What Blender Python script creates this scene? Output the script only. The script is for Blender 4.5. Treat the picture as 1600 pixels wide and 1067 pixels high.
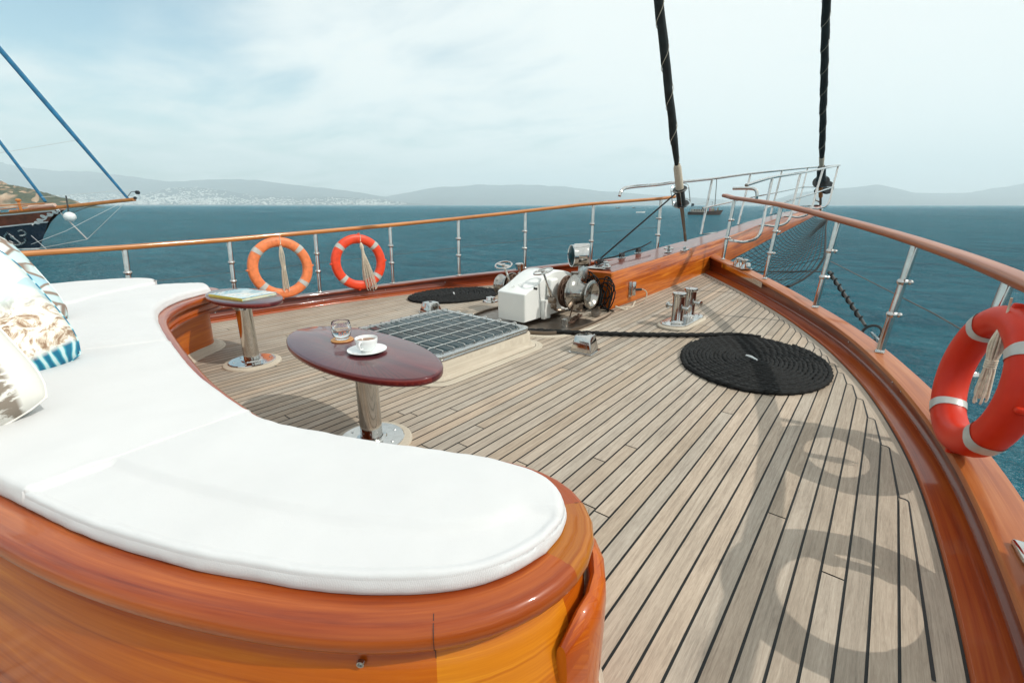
import bpy, bmesh, math, random
import numpy as np
from mathutils import Vector, Matrix, Quaternion
random.seed(7)
rnd = random.Random(11)
D = bpy.data
for o in list(D.objects): D.objects.remove(o)
scene = bpy.context.scene
COL = scene.collection
R = math.radians
# ------------------------------------------------------------------ camera, sky, sun
H = 1.08
FPX = 711.0
PITCH = math.atan(213 / FPX)
YAW = R(38.95)
cd = D.cameras.new('camera'); cam = D.objects.new('camera', cd); COL.objects.link(cam)
cam.location = (0, 0, H)
cam.rotation_euler = (R(90) - PITCH, 0, YAW)
cd.sensor_width = 36; cd.lens = 36 * FPX / 1600; cd.clip_start = 0.02; cd.clip_end = 60000
scene.camera = cam

cp, sp_, cy_, sy_ = math.cos(PITCH), math.sin(PITCH), math.cos(YAW), math.sin(YAW)
def ray(u, v):
    x = u - 800; y = 533 - v
    up = y * cp - FPX * sp_; fw = y * sp_ + FPX * cp
    return Vector((x * cy_ - fw * sy_, x * sy_ + fw * cy_, up))
SUN = Vector((0.94, 0.27, 1.0)).normalized()
w = D.worlds.new('World'); scene.world = w; w.use_nodes = True
nt = w.node_tree; nt.nodes.clear()
def nn(t, ty, **k):
    n = t.nodes.new(ty)
    for a, b in k.items():
        if a in n.inputs: n.inputs[a].default_value = b
        else: setattr(n, a, b)
    return n
def world():
    L = nt.links.new
    out = nn(nt, 'ShaderNodeOutputWorld'); bg = nn(nt, 'ShaderNodeBackground'); bg.inputs['Strength'].default_value = 0.15
    sky = nn(nt, 'ShaderNodeTexSky'); sky.sky_type = 'NISHITA'; sky.sun_disc = False
    sky.sun_elevation = math.asin(SUN.z); sky.sun_rotation = math.atan2(SUN.x, SUN.y)
    sky.air_density = 1.2; sky.dust_density = 2.5; sky.ozone_density = 1.5
    tc = nn(nt, 'ShaderNodeTexCoord'); sx = nn(nt, 'ShaderNodeSeparateXYZ'); L(tc.outputs['Generated'], sx.inputs[0])
    ad = nn(nt, 'ShaderNodeMath', operation='ADD'); L(sx.outputs['Z'], ad.inputs[0]); ad.inputs[1].default_value = 0.12
    mx = nn(nt, 'ShaderNodeMath', operation='MAXIMUM'); L(ad.outputs[0], mx.inputs[0]); mx.inputs[1].default_value = 0.05
    dx = nn(nt, 'ShaderNodeMath', operation='DIVIDE'); L(sx.outputs['X'], dx.inputs[0]); L(mx.outputs[0], dx.inputs[1])
    dy = nn(nt, 'ShaderNodeMath', operation='DIVIDE'); L(sx.outputs['Y'], dy.inputs[0]); L(mx.outputs[0], dy.inputs[1])
    cb = nn(nt, 'ShaderNodeCombineXYZ'); L(dx.outputs[0], cb.inputs[0]); L(dy.outputs[0], cb.inputs[1])
    mp = nn(nt, 'ShaderNodeMapping'); L(cb.outputs[0], mp.inputs[0]); mp.inputs['Rotation'].default_value = (0, 0, R(25)); mp.inputs['Scale'].default_value = (0.8, 1.2, 1); mp.inputs['Location'].default_value = (0.7, 0.3, 0)
    n1 = nn(nt, 'ShaderNodeTexNoise'); L(mp.outputs[0], n1.inputs['Vector']); n1.inputs['Scale'].default_value = 1.3; n1.inputs['Detail'].default_value = 6; n1.inputs['Roughness'].default_value = 0.52; n1.inputs['Distortion'].default_value = 0.3
    # thinner veil to port, thicker ahead and to starboard
    dt = nn(nt, 'ShaderNodeVectorMath', operation='DOT_PRODUCT'); L(tc.outputs['Generated'], dt.inputs[0]); dt.inputs[1].default_value = (0.75, 0.45, 0.42)
    ml = nn(nt, 'ShaderNodeMapRange'); L(dt.outputs['Value'], ml.inputs['Value']); ml.inputs['From Min'].default_value = -0.7; ml.inputs['From Max'].default_value = 0.6; ml.inputs['To Min'].default_value = -0.14; ml.inputs['To Max'].default_value = 0.26
    # a gap in the cloud high to port
    gd = nn(nt, 'ShaderNodeVectorMath', operation='DOT_PRODUCT'); L(tc.outputs['Generated'], gd.inputs[0]); gd.inputs[1].default_value = tuple(ray(130, -150).normalized())
    gm = nn(nt, 'ShaderNodeMapRange'); gm.interpolation_type = 'SMOOTHSTEP'; L(gd.outputs['Value'], gm.inputs['Value']); gm.inputs['From Min'].default_value = 0.968; gm.inputs['From Max'].default_value = 0.992; gm.inputs['To Min'].default_value = 0.0; gm.inputs['To Max'].default_value = -0.30
    sg = nn(nt, 'ShaderNodeMath', operation='ADD'); L(n1.outputs['Fac'], sg.inputs[0]); L(gm.outputs[0], sg.inputs[1])
    su = nn(nt, 'ShaderNodeMath', operation='ADD'); L(sg.outputs[0], su.inputs[0]); L(ml.outputs[0], su.inputs[1])
    tint = nn(nt, 'ShaderNodeMix', data_type='RGBA', blend_type='MULTIPLY'); tint.inputs[0].default_value = 1; L(sky.outputs[0], tint.inputs[6]); tint.inputs[7].default_value = (0.80, 1.08, 1.02, 1)
    cr = nn(nt, 'ShaderNodeMapRange'); cr.interpolation_type = 'SMOOTHSTEP'; L(su.outputs[0], cr.inputs['Value']); cr.inputs['From Min'].default_value = 0.1; cr.inputs['From Max'].default_value = 0.64; cr.inputs['To Max'].default_value = 0.97
    mixc = nn(nt, 'ShaderNodeMix', data_type='RGBA'); L(cr.outputs[0], mixc.inputs[0]); L(tint.outputs[2], mixc.inputs[6]); mixc.inputs[7].default_value = (6.9, 7.15, 6.95, 1)
    L(mixc.outputs[2], bg.inputs[0]); L(bg.outputs[0], out.inputs[0])
world()
sl = D.lights.new('sun', 'SUN'); sl.energy = 3.2; sl.angle = R(0.53); sl.color = (1.0, 0.95, 0.87)
so = D.objects.new('sun', sl); COL.objects.link(so); so.rotation_euler = SUN.to_track_quat('Z', 'Y').to_euler(); so.location = (20, 10, 40)
scene.view_settings.view_transform = 'Standard'; scene.view_settings.look = 'None'
scene.view_settings.exposure = 0.0; scene.view_settings.gamma = 1.0
scene.render.engine = 'CYCLES'
scene.cycles.volume_bounces = 2

# ------------------------------------------------------------------ measuring helpers
def PZ(u, v, z=0):
    r = ray(u, v); t = (z - H) / r.z; return Vector((r.x * t, r.y * t, z))
def PPL(u, v, a, k):            # plane X = a + k*Y
    r = ray(u, v); t = a / (r.x - k * r.y); return Vector((r.x * t, r.y * t, H + r.z * t))
def PF(u, v, d):                # at ground distance d ahead of the eye
    r = ray(u, v); fw = -r.x * sy_ + r.y * cy_; t = d / fw; return Vector((r.x * t, r.y * t, H + r.z * t))
def zd(y): return 0.005 * max(0.0, y - 2) ** 2

# ------------------------------------------------------------------ materials
def newmat(name):
    m = D.materials.new(name); m.use_nodes = True; t = m.node_tree; t.nodes.clear()
    out = nn(t, 'ShaderNodeOutputMaterial'); b = nn(t, 'ShaderNodeBsdfPrincipled'); t.links.new(b.outputs[0], out.inputs[0])
    return m, t, b
def noise(t, vec, scale, detail=3, rough=0.5, dist=0.0):
    n = nn(t, 'ShaderNodeTexNoise'); n.inputs['Scale'].default_value = scale; n.inputs['Detail'].default_value = detail
    n.inputs['Roughness'].default_value = rough; n.inputs['Distortion'].default_value = dist
    if vec is not None: t.links.new(vec, n.inputs['Vector'])
    return n
def mapping(t, src, scale=(1, 1, 1), rot=(0, 0, 0), loc=(0, 0, 0)):
    tc = nn(t, 'ShaderNodeTexCoord'); mp = nn(t, 'ShaderNodeMapping'); t.links.new(tc.outputs[src], mp.inputs[0])
    mp.inputs['Scale'].default_value = scale; mp.inputs['Rotation'].default_value = rot; mp.inputs['Location'].default_value = loc
    return mp.outputs[0]
def ramp(t, fac, stops):
    r = nn(t, 'ShaderNodeValToRGB'); e = r.color_ramp.elements
    e[0].position, e[0].color = stops[0][0], (*stops[0][1], 1); e[1].position, e[1].color = stops[-1][0], (*stops[-1][1], 1)
    for p, c in stops[1:-1]:
        x = e.new(p); x.color = (*c, 1)
    t.links.new(fac, r.inputs[0]); return r.outputs[0]
def bump(t, b, h, strength=0.2, dist=0.01):
    n = nn(t, 'ShaderNodeBump'); n.inputs['Strength'].default_value = strength; n.inputs['Distance'].default_value = dist
    t.links.new(h, n.inputs['Height']); t.links.new(n.outputs[0], b.inputs['Normal']); return n
def mixrgb(t, fac, a, b, mode='MIX'):
    m = nn(t, 'ShaderNodeMix', data_type='RGBA', blend_type=mode)
    for s, v in ((0, fac), (6, a), (7, b)):
        if isinstance(v, (int, float)): m.inputs[s].default_value = v
        elif isinstance(v, tuple): m.inputs[s].default_value = (*v, 1)
        else: t.links.new(v, m.inputs[s])
    return m.outputs[2]
def plain(name, col, rough=0.5, metal=0, var=0.12, vs=20, coat=0, bs=0.0, **k):
    m, t, b = newmat(name)
    v = mapping(t, 'Object'); n = noise(t, v, vs, 4)
    c = ramp(t, n.outputs['Fac'], [(0.3, tuple(x * (1 - var) for x in col)), (0.7, tuple(min(1, x * (1 + var)) for x in col))])
    t.links.new(c, b.inputs['Base Color'])
    b.inputs['Roughness'].default_value = rough; b.inputs['Metallic'].default_value = metal; b.inputs['Coat Weight'].default_value = coat; b.inputs['Coat Roughness'].default_value = 0.06
    if bs: bump(t, b, n.outputs['Fac'], bs, 0.004)
    for a, x in k.items(): b.inputs[a].default_value = x
    return m
def varnish(name, stops, su=1.2, sv=28, coat=1.0, rough=0.35, bands=None, src='UV', blotch=0.35, crough=0.06):
    # bands = (offset, board length, tones): successive boards along the length differ in tone
    m, t, b = newmat(name)
    v = mapping(t, src, (su, sv, sv))
    n1 = noise(t, v, 1.0, 6, 0.62, 0.6)
    v2 = mapping(t, src, (su * 3, sv * 6, sv * 6)); n2 = noise(t, v2, 1.0, 3, 0.6)
    v3 = mapping(t, src, (1.1, 2.5, 2.5)); n3 = noise(t, v3, 1.7, 2, 0.5)
    s = nn(t, 'ShaderNodeMath', operation='MULTIPLY_ADD'); t.links.new(n2.outputs['Fac'], s.inputs[0]); s.inputs[1].default_value = 0.3; t.links.new(n1.outputs['Fac'], s.inputs[2])
    s2 = nn(t, 'ShaderNodeMath', operation='MULTIPLY_ADD'); t.links.new(n3.outputs['Fac'], s2.inputs[0]); s2.inputs[1].default_value = blotch; t.links.new(s.outputs[0], s2.inputs[2])
    lo = 0.15 + 0.5 * (0.3 + blotch) + 0.15
    s3 = nn(t, 'ShaderNodeMapRange'); t.links.new(s2.outputs[0], s3.inputs['Value']); s3.inputs['From Min'].default_value = lo - 0.1; s3.inputs['From Max'].default_value = lo + 0.42
    c = ramp(t, s3.outputs[0], stops)
    if bands:
        sx = nn(t, 'ShaderNodeSeparateXYZ'); t.links.new(mapping(t, 'UV'), sx.inputs[0]); prev = None
        for lim, tone in bands:
            g = nn(t, 'ShaderNodeMath', operation='GREATER_THAN'); t.links.new(sx.outputs['X'], g.inputs[0]); g.inputs[1].default_value = lim
            m2 = mixrgb(t, g.outputs[0], prev if prev is not None else (1, 1, 1), tone); prev = m2
        c = mixrgb(t, 1.0, c, prev, 'MULTIPLY')
    t.links.new(c, b.inputs['Base Color']); b.inputs['Roughness'].default_value = rough
    b.inputs['Coat Weight'].default_value = coat * 0.55; b.inputs['Coat Roughness'].default_value = crough; b.inputs['Coat IOR'].default_value = 1.45; b.inputs['Specular IOR Level'].default_value = 0.2
    v4 = mapping(t, 'Object'); n4 = noise(t, v4, 9, 3)
    bn = nn(t, 'ShaderNodeBump'); bn.inputs['Strength'].default_value = 0.12; bn.inputs['Distance'].default_value = 0.006; t.links.new(n4.outputs['Fac'], bn.inputs['Height'])
    t.links.new(bn.outputs[0], b.inputs['Coat Normal']); t.links.new(bn.outputs[0], b.inputs['Normal'])
    return m
M = {}
M['beam'] = varnish('varnished_orange_wood', [(0.0, (0.09, 0.012, 0.001)), (0.35, (0.30, 0.055, 0.004)), (0.7, (0.50, 0.125, 0.010)), (1.0, (0.62, 0.20, 0.02))], 1.0, 30)
M['panel'] = varnish('varnished_amber_wood', [(0.0, (0.20, 0.020, 0.001)), (0.4, (0.40, 0.066, 0.002)), (0.8, (0.55, 0.13, 0.004)), (1.0, (0.64, 0.20, 0.010))], 1.0, 22)
M['rim'] = varnish('varnished_brown_wood', [(0.0, (0.10, 0.010, 0.001)), (0.4, (0.24, 0.034, 0.003)), (0.75, (0.36, 0.068, 0.005)), (1.0, (0.46, 0.11, 0.010))], 1.2, 26)
M['mahog'] = varnish('varnished_mahogany', [(0.0, (0.045, 0.005, 0.001)), (0.45, (0.12, 0.016, 0.003)), (0.8, (0.19, 0.030, 0.004)), (1.0, (0.26, 0.05, 0.008))], 0.9, 24)
M['water_way'] = varnish('varnished_red_wood', [(0.0, (0.14, 0.014, 0.002)), (0.5, (0.28, 0.042, 0.004)), (1.0, (0.38, 0.085, 0.010))], 0.9, 24)
M['cap'] = varnish('varnished_tan_wood', [(0.0, (0.24, 0.055, 0.012)), (0.5, (0.36, 0.10, 0.024)), (1.0, (0.46, 0.165, 0.05))], 0.9, 26, coat=0.6, rough=0.4)
M['rail_wood'] = varnish('varnished_rail_wood', [(0.0, (0.18, 0.045, 0.014)), (0.5, (0.30, 0.085, 0.028)), (1.0, (0.40, 0.14, 0.05))], 0.9, 26, coat=0.6, rough=0.4)
M['table'] = varnish('varnished_dark_red_wood', [(0.0, (0.026, 0.003, 0.007)), (0.45, (0.062, 0.006, 0.011)), (0.8, (0.11, 0.011, 0.014)), (1.0, (0.22, 0.030, 0.022))], 0.7, 12, coat=1.5)

def chrome(name, col=(0.60, 0.585, 0.56), rough=0.07):
    m, t, b = newmat(name); v = mapping(t, 'Object'); n = noise(t, v, 14, 5, 0.65)
    mr = nn(t, 'ShaderNodeMapRange'); t.links.new(n.outputs['Fac'], mr.inputs['Value']); mr.inputs['To Min'].default_value = rough * 0.4; mr.inputs['To Max'].default_value = rough * 2.2
    t.links.new(mr.outputs[0], b.inputs['Roughness']); b.inputs['Metallic'].default_value = 1
    c = ramp(t, n.outputs['Fac'], [(0.25, tuple(x * 0.8 for x in col)), (0.6, col)]); t.links.new(c, b.inputs['Base Color'])
    bump(t, b, n.outputs['Fac'], 0.04, 0.002)
    return m
M['chrome'] = chrome('polished_steel')
M['steel'] = chrome('brushed_steel', (0.55, 0.56, 0.55), 0.2)
M['drum'] = chrome('worn_drum_steel', (0.40, 0.38, 0.35), 0.13)
M['dirty'] = chrome('stained_steel', (0.26, 0.21, 0.17), 0.28)
M['white_paint'] = plain('white_gloss_paint', (0.78, 0.79, 0.76), 0.25, 0, 0.03, 4, 0.5)
M['rust'] = plain('rusty_chain_steel', (0.13, 0.075, 0.05), 0.6, 0.5, 0.5, 60, bs=0.5)
M['black_rope'] = plain('black_rope_fibre', (0.009, 0.0095, 0.0095), 0.8, 0, 0.6, 70, bs=1.0)
M['black_rope'].node_tree.nodes['Principled BSDF'].inputs['Specular IOR Level'].default_value = 0.3
M['black_cloth'] = plain('black_sailcloth', (0.012, 0.017, 0.018), 0.75, 0, 0.5, 8, bs=0.6)
M['black'] = plain('black_plastic', (0.015, 0.018, 0.019), 0.4, 0, 0.2)
M['net'] = plain('black_netting', (0.010, 0.014, 0.014), 0.8, 0, 0.2)
M['caulk'] = plain('black_deck_caulk', (0.010, 0.012, 0.012), 0.6, 0, 0.3, 40)
M['beige'] = plain('weathered_beige_rope', (0.50, 0.44, 0.35), 0.9, 0, 0.2, 90, bs=0.5)
M['hank'] = plain('cream_rope', (0.62, 0.54, 0.43), 0.9, 0, 0.22, 60, bs=0.5)
M['wire'] = plain('grey_wire', (0.10, 0.10, 0.095), 0.45, 0.6, 0.2)
M['orange_old'] = plain('faded_orange_plastic', (0.74, 0.20, 0.065), 0.45, 0, 0.16, 26, bs=0.2)
M['orange'] = plain('bright_orange_plastic', (0.74, 0.055, 0.012), 0.42, 0, 0.13, 26, bs=0.2)
M['reflect'] = plain('silver_reflective_tape', (0.47, 0.47, 0.44), 0.35, 0.1, 0.08, 40)
M['china'] = plain('white_china', (0.82, 0.84, 0.83), 0.12, 0, 0.01, 5, 0.6)
M['coffee'] = plain('coffee', (0.20, 0.075, 0.02), 0.15, 0, 0.3, 60)
M['coaster'] = plain('tan_leather', (0.52, 0.24, 0.07), 0.5, 0, 0.1)
M['blue_rope'] = plain('blue_sail_cover', (0.005, 0.12, 0.24), 0.7, 0, 0.25, 3)
M['navy'] = plain('navy_hull_paint', (0.008, 0.018, 0.035), 0.25, 0, 0.15, 2, 0.5)
M['brown_hull'] = plain('brown_hull_planks', (0.20, 0.05, 0.02), 0.4, 0, 0.35, 3, 0.3)
M['boat_orange'] = plain('boat_orange_wood', (0.46, 0.17, 0.035), 0.4, 0, 0.15, 3, 0.3)
M['white'] = plain('white_enamel', (0.75, 0.77, 0.76), 0.4, 0, 0.04, 4)
M['dark_boat'] = plain('dark_boat_wood', (0.07, 0.045, 0.035), 0.5, 0, 0.3, 2)
M['page'] = None
# orange plastic of the near ring lets a little light through
def ringmat():
    m, t, b = newmat('translucent_orange_plastic'); v = mapping(t, 'Object'); n = noise(t, v, 8, 3)
    c = ramp(t, n.outputs['Fac'], [(0.3, (0.52, 0.022, 0.006)), (0.7, (0.62, 0.034, 0.009))]); t.links.new(c, b.inputs['Base Color'])
    b.inputs['Roughness'].default_value = 0.4; b.inputs['Specular IOR Level'].default_value = 0.25
    b.inputs['Subsurface Weight'].default_value = 0.35; b.inputs['Subsurface Radius'].default_value = (0.06, 0.012, 0.003); b.inputs['Subsurface Scale'].default_value = 1.0
    bump(t, b, n.outputs['Fac'], 0.12, 0.004); return m
M['orange_near'] = ringmat()
def glassmat(name, col, rough=0.0, ior=1.45):
    m, t, b = newmat(name); b.inputs['Base Color'].default_value = (*col, 1); b.inputs['Roughness'].default_value = rough
    b.inputs['Transmission Weight'].default_value = 1; b.inputs['IOR'].default_value = ior; return m
M['glass'] = glassmat('clear_glass', (1, 1, 1), 0, 1.18); M['drink'] = glassmat('water_in_glass', (0.95, 0.97, 0.97), 0, 1.33)
M['lid'] = plain('dark_tinted_glass', (0.006, 0.028, 0.034), 0.12, 0, 0.2, 3, 0.0, IOR=1.25)
def cloth(name='white_terry_cloth', col=(0.64, 0.64, 0.64)):
    m, t, b = newmat(name)
    v = mapping(t, 'Object', (1, 1, 1)); n = noise(t, v, 420, 3, 0.7); n2 = noise(t, v, 5, 4, 0.55)
    w1 = nn(t, 'ShaderNodeTexWave'); w1.inputs['Scale'].default_value = 130; w1.inputs['Distortion'].default_value = 2.5; w1.inputs['Detail'].default_value = 2; t.links.new(v, w1.inputs['Vector'])
    c = ramp(t, n2.outputs['Fac'], [(0.3, tuple(x * 0.955 for x in col)), (0.7, col)]); t.links.new(c, b.inputs['Base Color'])
    b.inputs['Roughness'].default_value = 0.95; b.inputs['Sheen Weight'].default_value = 0.25
    a = nn(t, 'ShaderNodeMath', operation='MULTIPLY_ADD'); t.links.new(n2.outputs['Fac'], a.inputs[0]); a.inputs[1].default_value = 6.0
    a2 = nn(t, 'ShaderNodeMath', operation='MULTIPLY_ADD'); t.links.new(w1.outputs['Fac'], a2.inputs[0]); a2.inputs[1].default_value = 0.35; t.links.new(n.outputs['Fac'], a2.inputs[2])
    t.links.new(a2.outputs[0], a.inputs[2])
    bump(t, b, a.outputs[0], 0.35, 0.0016); return m
M['cloth'] = cloth()
def teak(name='weathered_teak', base=((0.225, 0.187, 0.150), (0.370, 0.314, 0.256), (0.49, 0.425, 0.355)), src='UV', tone=True):
    m, t, b = newmat(name)
    v = mapping(t, src, (4.5, 90, 90)); n1 = noise(t, v, 1.0, 6, 0.68, 0.8)
    v2 = mapping(t, src, (34, 420, 420)); n2 = noise(t, v2, 1.0, 3, 0.7)
    v3 = mapping(t, 'Object', (1, 1, 1)); n3 = noise(t, v3, 2.3, 4, 0.6)
    s = nn(t, 'ShaderNodeMath', operation='MULTIPLY_ADD'); t.links.new(n2.outputs['Fac'], s.inputs[0]); s.inputs[1].default_value = 0.55; t.links.new(n1.outputs['Fac'], s.inputs[2])
    s2 = nn(t, 'ShaderNodeMath', operation='MULTIPLY_ADD'); t.links.new(n3.outputs['Fac'], s2.inputs[0]); s2.inputs[1].default_value = 0.5; t.links.new(s.outputs[0], s2.inputs[2])
    mr = nn(t, 'ShaderNodeMapRange'); t.links.new(s2.outputs[0], mr.inputs['Value']); mr.inputs['From Min'].default_value = 0.72; mr.inputs['From Max'].default_value = 1.33
    c = ramp(t, mr.outputs[0], [(0.0, base[0]), (0.5, base[1]), (1.0, base[2])])
    if tone:
        at = nn(t, 'ShaderNodeAttribute'); at.attribute_name = 'tone'
        tn = ramp(t, at.outputs['Fac'], [(0.0, (0.74, 0.75, 0.74)), (0.35, (0.97, 0.91, 0.83)), (0.6, (0.98, 1.0, 1.0)), (1.0, (1.22, 1.10, 0.98))])
        c = mixrgb(t, 1.0, c, tn, 'MULTIPLY')
        # small knots and screw plugs
        vo = nn(t, 'ShaderNodeTexVoronoi'); vo.inputs['Scale'].default_value = 3.4; t.links.new(mapping(t, 'Object', (1, 0.8, 1)), vo.inputs['Vector'])
        kn = nn(t, 'ShaderNodeMapRange'); t.links.new(vo.outputs['Distance'], kn.inputs['Value']); kn.inputs['From Min'].default_value = 0.012; kn.inputs['From Max'].default_value = 0.035; kn.inputs['To Min'].default_value = 0.55; kn.inputs['To Max'].default_value = 0
        c = mixrgb(t, kn.outputs[0], c, (0.13, 0.085, 0.05))
    t.links.new(c, b.inputs['Base Color']); b.inputs['Roughness'].default_value = 0.72
    bump(t, b, s.outputs[0], 0.35, 0.002); return m
M['teak'] = teak()
M['bleach'] = teak('bleached_teak', ((0.36, 0.30, 0.23), (0.50, 0.44, 0.35), (0.62, 0.56, 0.46)), 'UV', False)

# ------------------------------------------------------------------ mesh builder
class MB:
    def __init__(s): s.v = []; s.f = []; s.uv = []; s.tone = []
    def quadgrid(s, pts, uvs=None, flip=False, wrapu=False, wrapv=False, tone=0.5):
        nu, nv = len(pts), len(pts[0]); b = len(s.v)
        for r in pts: s.v.extend([tuple(p) for p in r])
        def UV(i, j): return uvs[i][j] if uvs else (i * 0.1, j * 0.1)
        for i in range(nu if wrapu else nu - 1):
            for j in range(nv if wrapv else nv - 1):
                i2 = (i + 1) % nu; j2 = (j + 1) % nv
                q = [(i, j), (i2, j), (i2, j2), (i, j2)]
                uq = [UV(i, j), None, None, None]
                ui = UV(i2, j) if i2 > i else (2 * UV(i, j)[0] - UV(i - 1, j)[0], UV(i, j)[1])
                uj = UV(i, j2) if j2 > j else (UV(i, j)[0], 2 * UV(i, j)[1] - UV(i, j - 1)[1])
                uq = [UV(i, j), ui, (ui[0], uj[1]), uj]
                if flip: q = q[::-1]; uq = uq[::-1]
                s.f.append([b + a * nv + c for a, c in q]); s.uv.append(uq); s.tone.append(tone)
    def face(s, pts, uvs=None, tone=0.5):
        b = len(s.v); s.v.extend([tuple(p) for p in pts]); s.f.append(list(range(b, b + len(pts))))
        s.uv.append(uvs or [(p[0], p[1]) for p in pts]); s.tone.append(tone)
    def box(s, c, size, rot=None, bev=0.0, taper=1.0, seg=2):
        bm = bmesh.new(); bmesh.ops.create_cube(bm, size=1)
        for v in bm.verts:
            k = taper if v.co.z > 0 else 1
            v.co = Vector((v.co.x * size[0] * k, v.co.y * size[1] * k, v.co.z * size[2]))
        if bev: bmesh.ops.bevel(bm, geom=bm.edges[:], offset=bev, segments=seg, affect='EDGES', profile=0.5)
        s.frombm(bm, c, rot)
    def frombm(s, bm, c=(0, 0, 0), rot=None):
        b = len(s.v); rm = rot.to_matrix() if hasattr(rot, 'to_matrix') else (rot if rot is not None else Matrix.Identity(3))
        rm = rm.to_3x3() if len(rm) == 4 else rm
        bm.verts.ensure_lookup_table(); bm.normal_update()
        ext = [max(v.co[k] for v in bm.verts) - min(v.co[k] for v in bm.verts) for k in range(3)]; la = ext.index(max(ext))
        for v in bm.verts: s.v.append(tuple(rm @ v.co + Vector(c)))
        for f in bm.faces:
            s.f.append([b + v.index for v in f.verts]); n = f.normal; na = max(range(3), key=lambda k: abs(n[k]))
            ax = [k for k in range(3) if k != na]
            if la in ax: ax = [la] + [k for k in ax if k != la]
            s.uv.append([(v.co[ax[0]], v.co[ax[1]]) for v in f.verts]); s.tone.append(0.5)
        bm.free()
    def sweep(s, path, prof, up=Vector((0, 0, 1)), closed=False, caps=True, closedprof=True, prof_fn=None):
        path = [Vector(p) for p in path]; n = len(path); rows = []; uvs = []; L = 0
        per = [0]
        for i in range(1, len(prof)): per.append(per[-1] + math.dist(prof[i], prof[i - 1]))
        for i, p in enumerate(path):
            a = path[i - 1] if (i > 0 or closed) else p; c = path[(i + 1) % n] if (i < n - 1 or closed) else p
            T = (c - a).normalized(); S = T.cross(up).normalized(); U = S.cross(T).normalized()
            if i: L += (p - path[i - 1]).length
            # mitre scale
            if 0 < i < n - 1 or closed:
                t1 = (p - a).normalized(); ca = max(0.35, T.dot(t1)); k = 1 / ca
            else: k = 1
            pr = prof_fn(i / (n - 1), prof) if prof_fn else prof
            rows.append([p + S * (q[0] * k) + U * q[1] for q in pr]); uvs.append([(L, per[j]) for j in range(len(prof))])
        s.quadgrid(rows, uvs, wrapu=closed, wrapv=closedprof, flip=False)
        if caps and not closed and closedprof:
            s.face(rows[0]); s.face(rows[-1][::-1])
    def tube(s, path, r, n=8, caps=True, closed=False, twist=0, lobes=0, lobe=0.0):
        path = [Vector(p) for p in path]; N = len(path); rows = []; uvs = []; L = 0
        T0 = (path[1] - path[0]).normalized(); U = T0.orthogonal().normalized(); prev = T0
        for i, p in enumerate(path):
            a = path[i - 1] if (i > 0 or closed) else p; c = path[(i + 1) % N] if (i < N - 1 or closed) else p
            T = (c - a).normalized()
            q = prev.rotation_difference(T); U = (q @ U); U = (U - T * U.dot(T)).normalized(); prev = T
            V = T.cross(U); L += (p - path[i - 1]).length if i else 0
            rr = r[i] if hasattr(r, '__len__') else r
            row = []
            for j in range(n):
                th = 2 * math.pi * j / n
                k = 1 + (lobe * math.cos(lobes * (th) + twist * L) if lobes else 0)
                row.append(p + (U * math.cos(th) + V * math.sin(th)) * rr * k)
            rows.append(row); uvs.append([(L, rr * 2 * math.pi * j / n) for j in range(n)])
        s.quadgrid(rows, uvs, wrapv=True, wrapu=closed)
        if caps and not closed: s.face(rows[0][::-1]); s.face(rows[-1])
    def lathe(s, prof, c=(0, 0, 0), axis=(0, 0, 1), n=32, sx=1.0, sy=1.0, rot=0):
        ax = Vector(axis).normalized(); q = Vector((0, 0, 1)).rotation_difference(ax); c = Vector(c); rows = []; uvs = []; L = 0
        for i, (r, z) in enumerate(prof):
            if i: L += math.dist(prof[i], prof[i - 1])
            rr = max(r, 1e-5); row = []
            for j in range(n):
                th = 2 * math.pi * j / n; x = rr * sx * math.cos(th); y = rr * sy * math.sin(th)
                x, y = x * math.cos(rot) - y * math.sin(rot), x * math.sin(rot) + y * math.cos(rot)
                row.append(c + q @ Vector((x, y, z)))
            rows.append(row); uvs.append([(2 * math.pi * max(r, 0.02) * j / n, L) for j in range(n)])
        s.quadgrid(rows, uvs, wrapv=True, flip=True)
    def build(s, name, mat, parent=None, smooth=True, ang=35, origin=None):
        me = D.meshes.new(name); me.from_pydata(s.v, [], s.f)
        ul = me.uv_layers.new(name='UVMap'); k = 0; flat = []
        for q in s.uv: flat.extend(c for p in q for c in p)
        ul.data.foreach_set('uv', flat)
        if any(x != 0.5 for x in s.tone):
            at = me.attributes.new('tone', 'FLOAT', 'FACE'); at.data.foreach_set('value', s.tone)
        bm = bmesh.new(); bm.from_mesh(me); bmesh.ops.remove_doubles(bm, verts=bm.verts, dist=1e-5); bm.to_mesh(me); bm.free()
        me.materials.append(mat)
        if smooth:
            me.shade_smooth(); me.set_sharp_from_angle(angle=R(ang))
        o = D.objects.new(name, me); COL.objects.link(o)
        if origin is not None:
            me.transform(Matrix.Translation(-Vector(origin))); o.location = origin
        if parent is not None: o.parent = parent; o.matrix_parent_inverse = Matrix.Translation(-world_loc(parent))
        return o
def world_loc(o):
    l = Vector(o.location)
    if o.parent: pass
    return l
def empty(name, loc=(0, 0, 0)):
    o = D.objects.new(name, None); COL.objects.link(o); o.location = loc; o.empty_display_size = 0.1; return o
def tag(o, label=None, cat=None, group=None, kind=None):
    if label: o['label'] = label
    if cat: o['category'] = cat
    if group: o['group'] = group
    if kind: o['kind'] = kind
    return o
def kids(o): return [x for x in D.objects if x.parent == o]
def copy_tree(o, loc=None, parent=None):
    c = o.copy(); COL.objects.link(c)
    if parent is not None: c.parent = parent
    if loc is not None: c.location = loc
    for k in kids(o): copy_tree(k, None, c)
    return c
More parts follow.
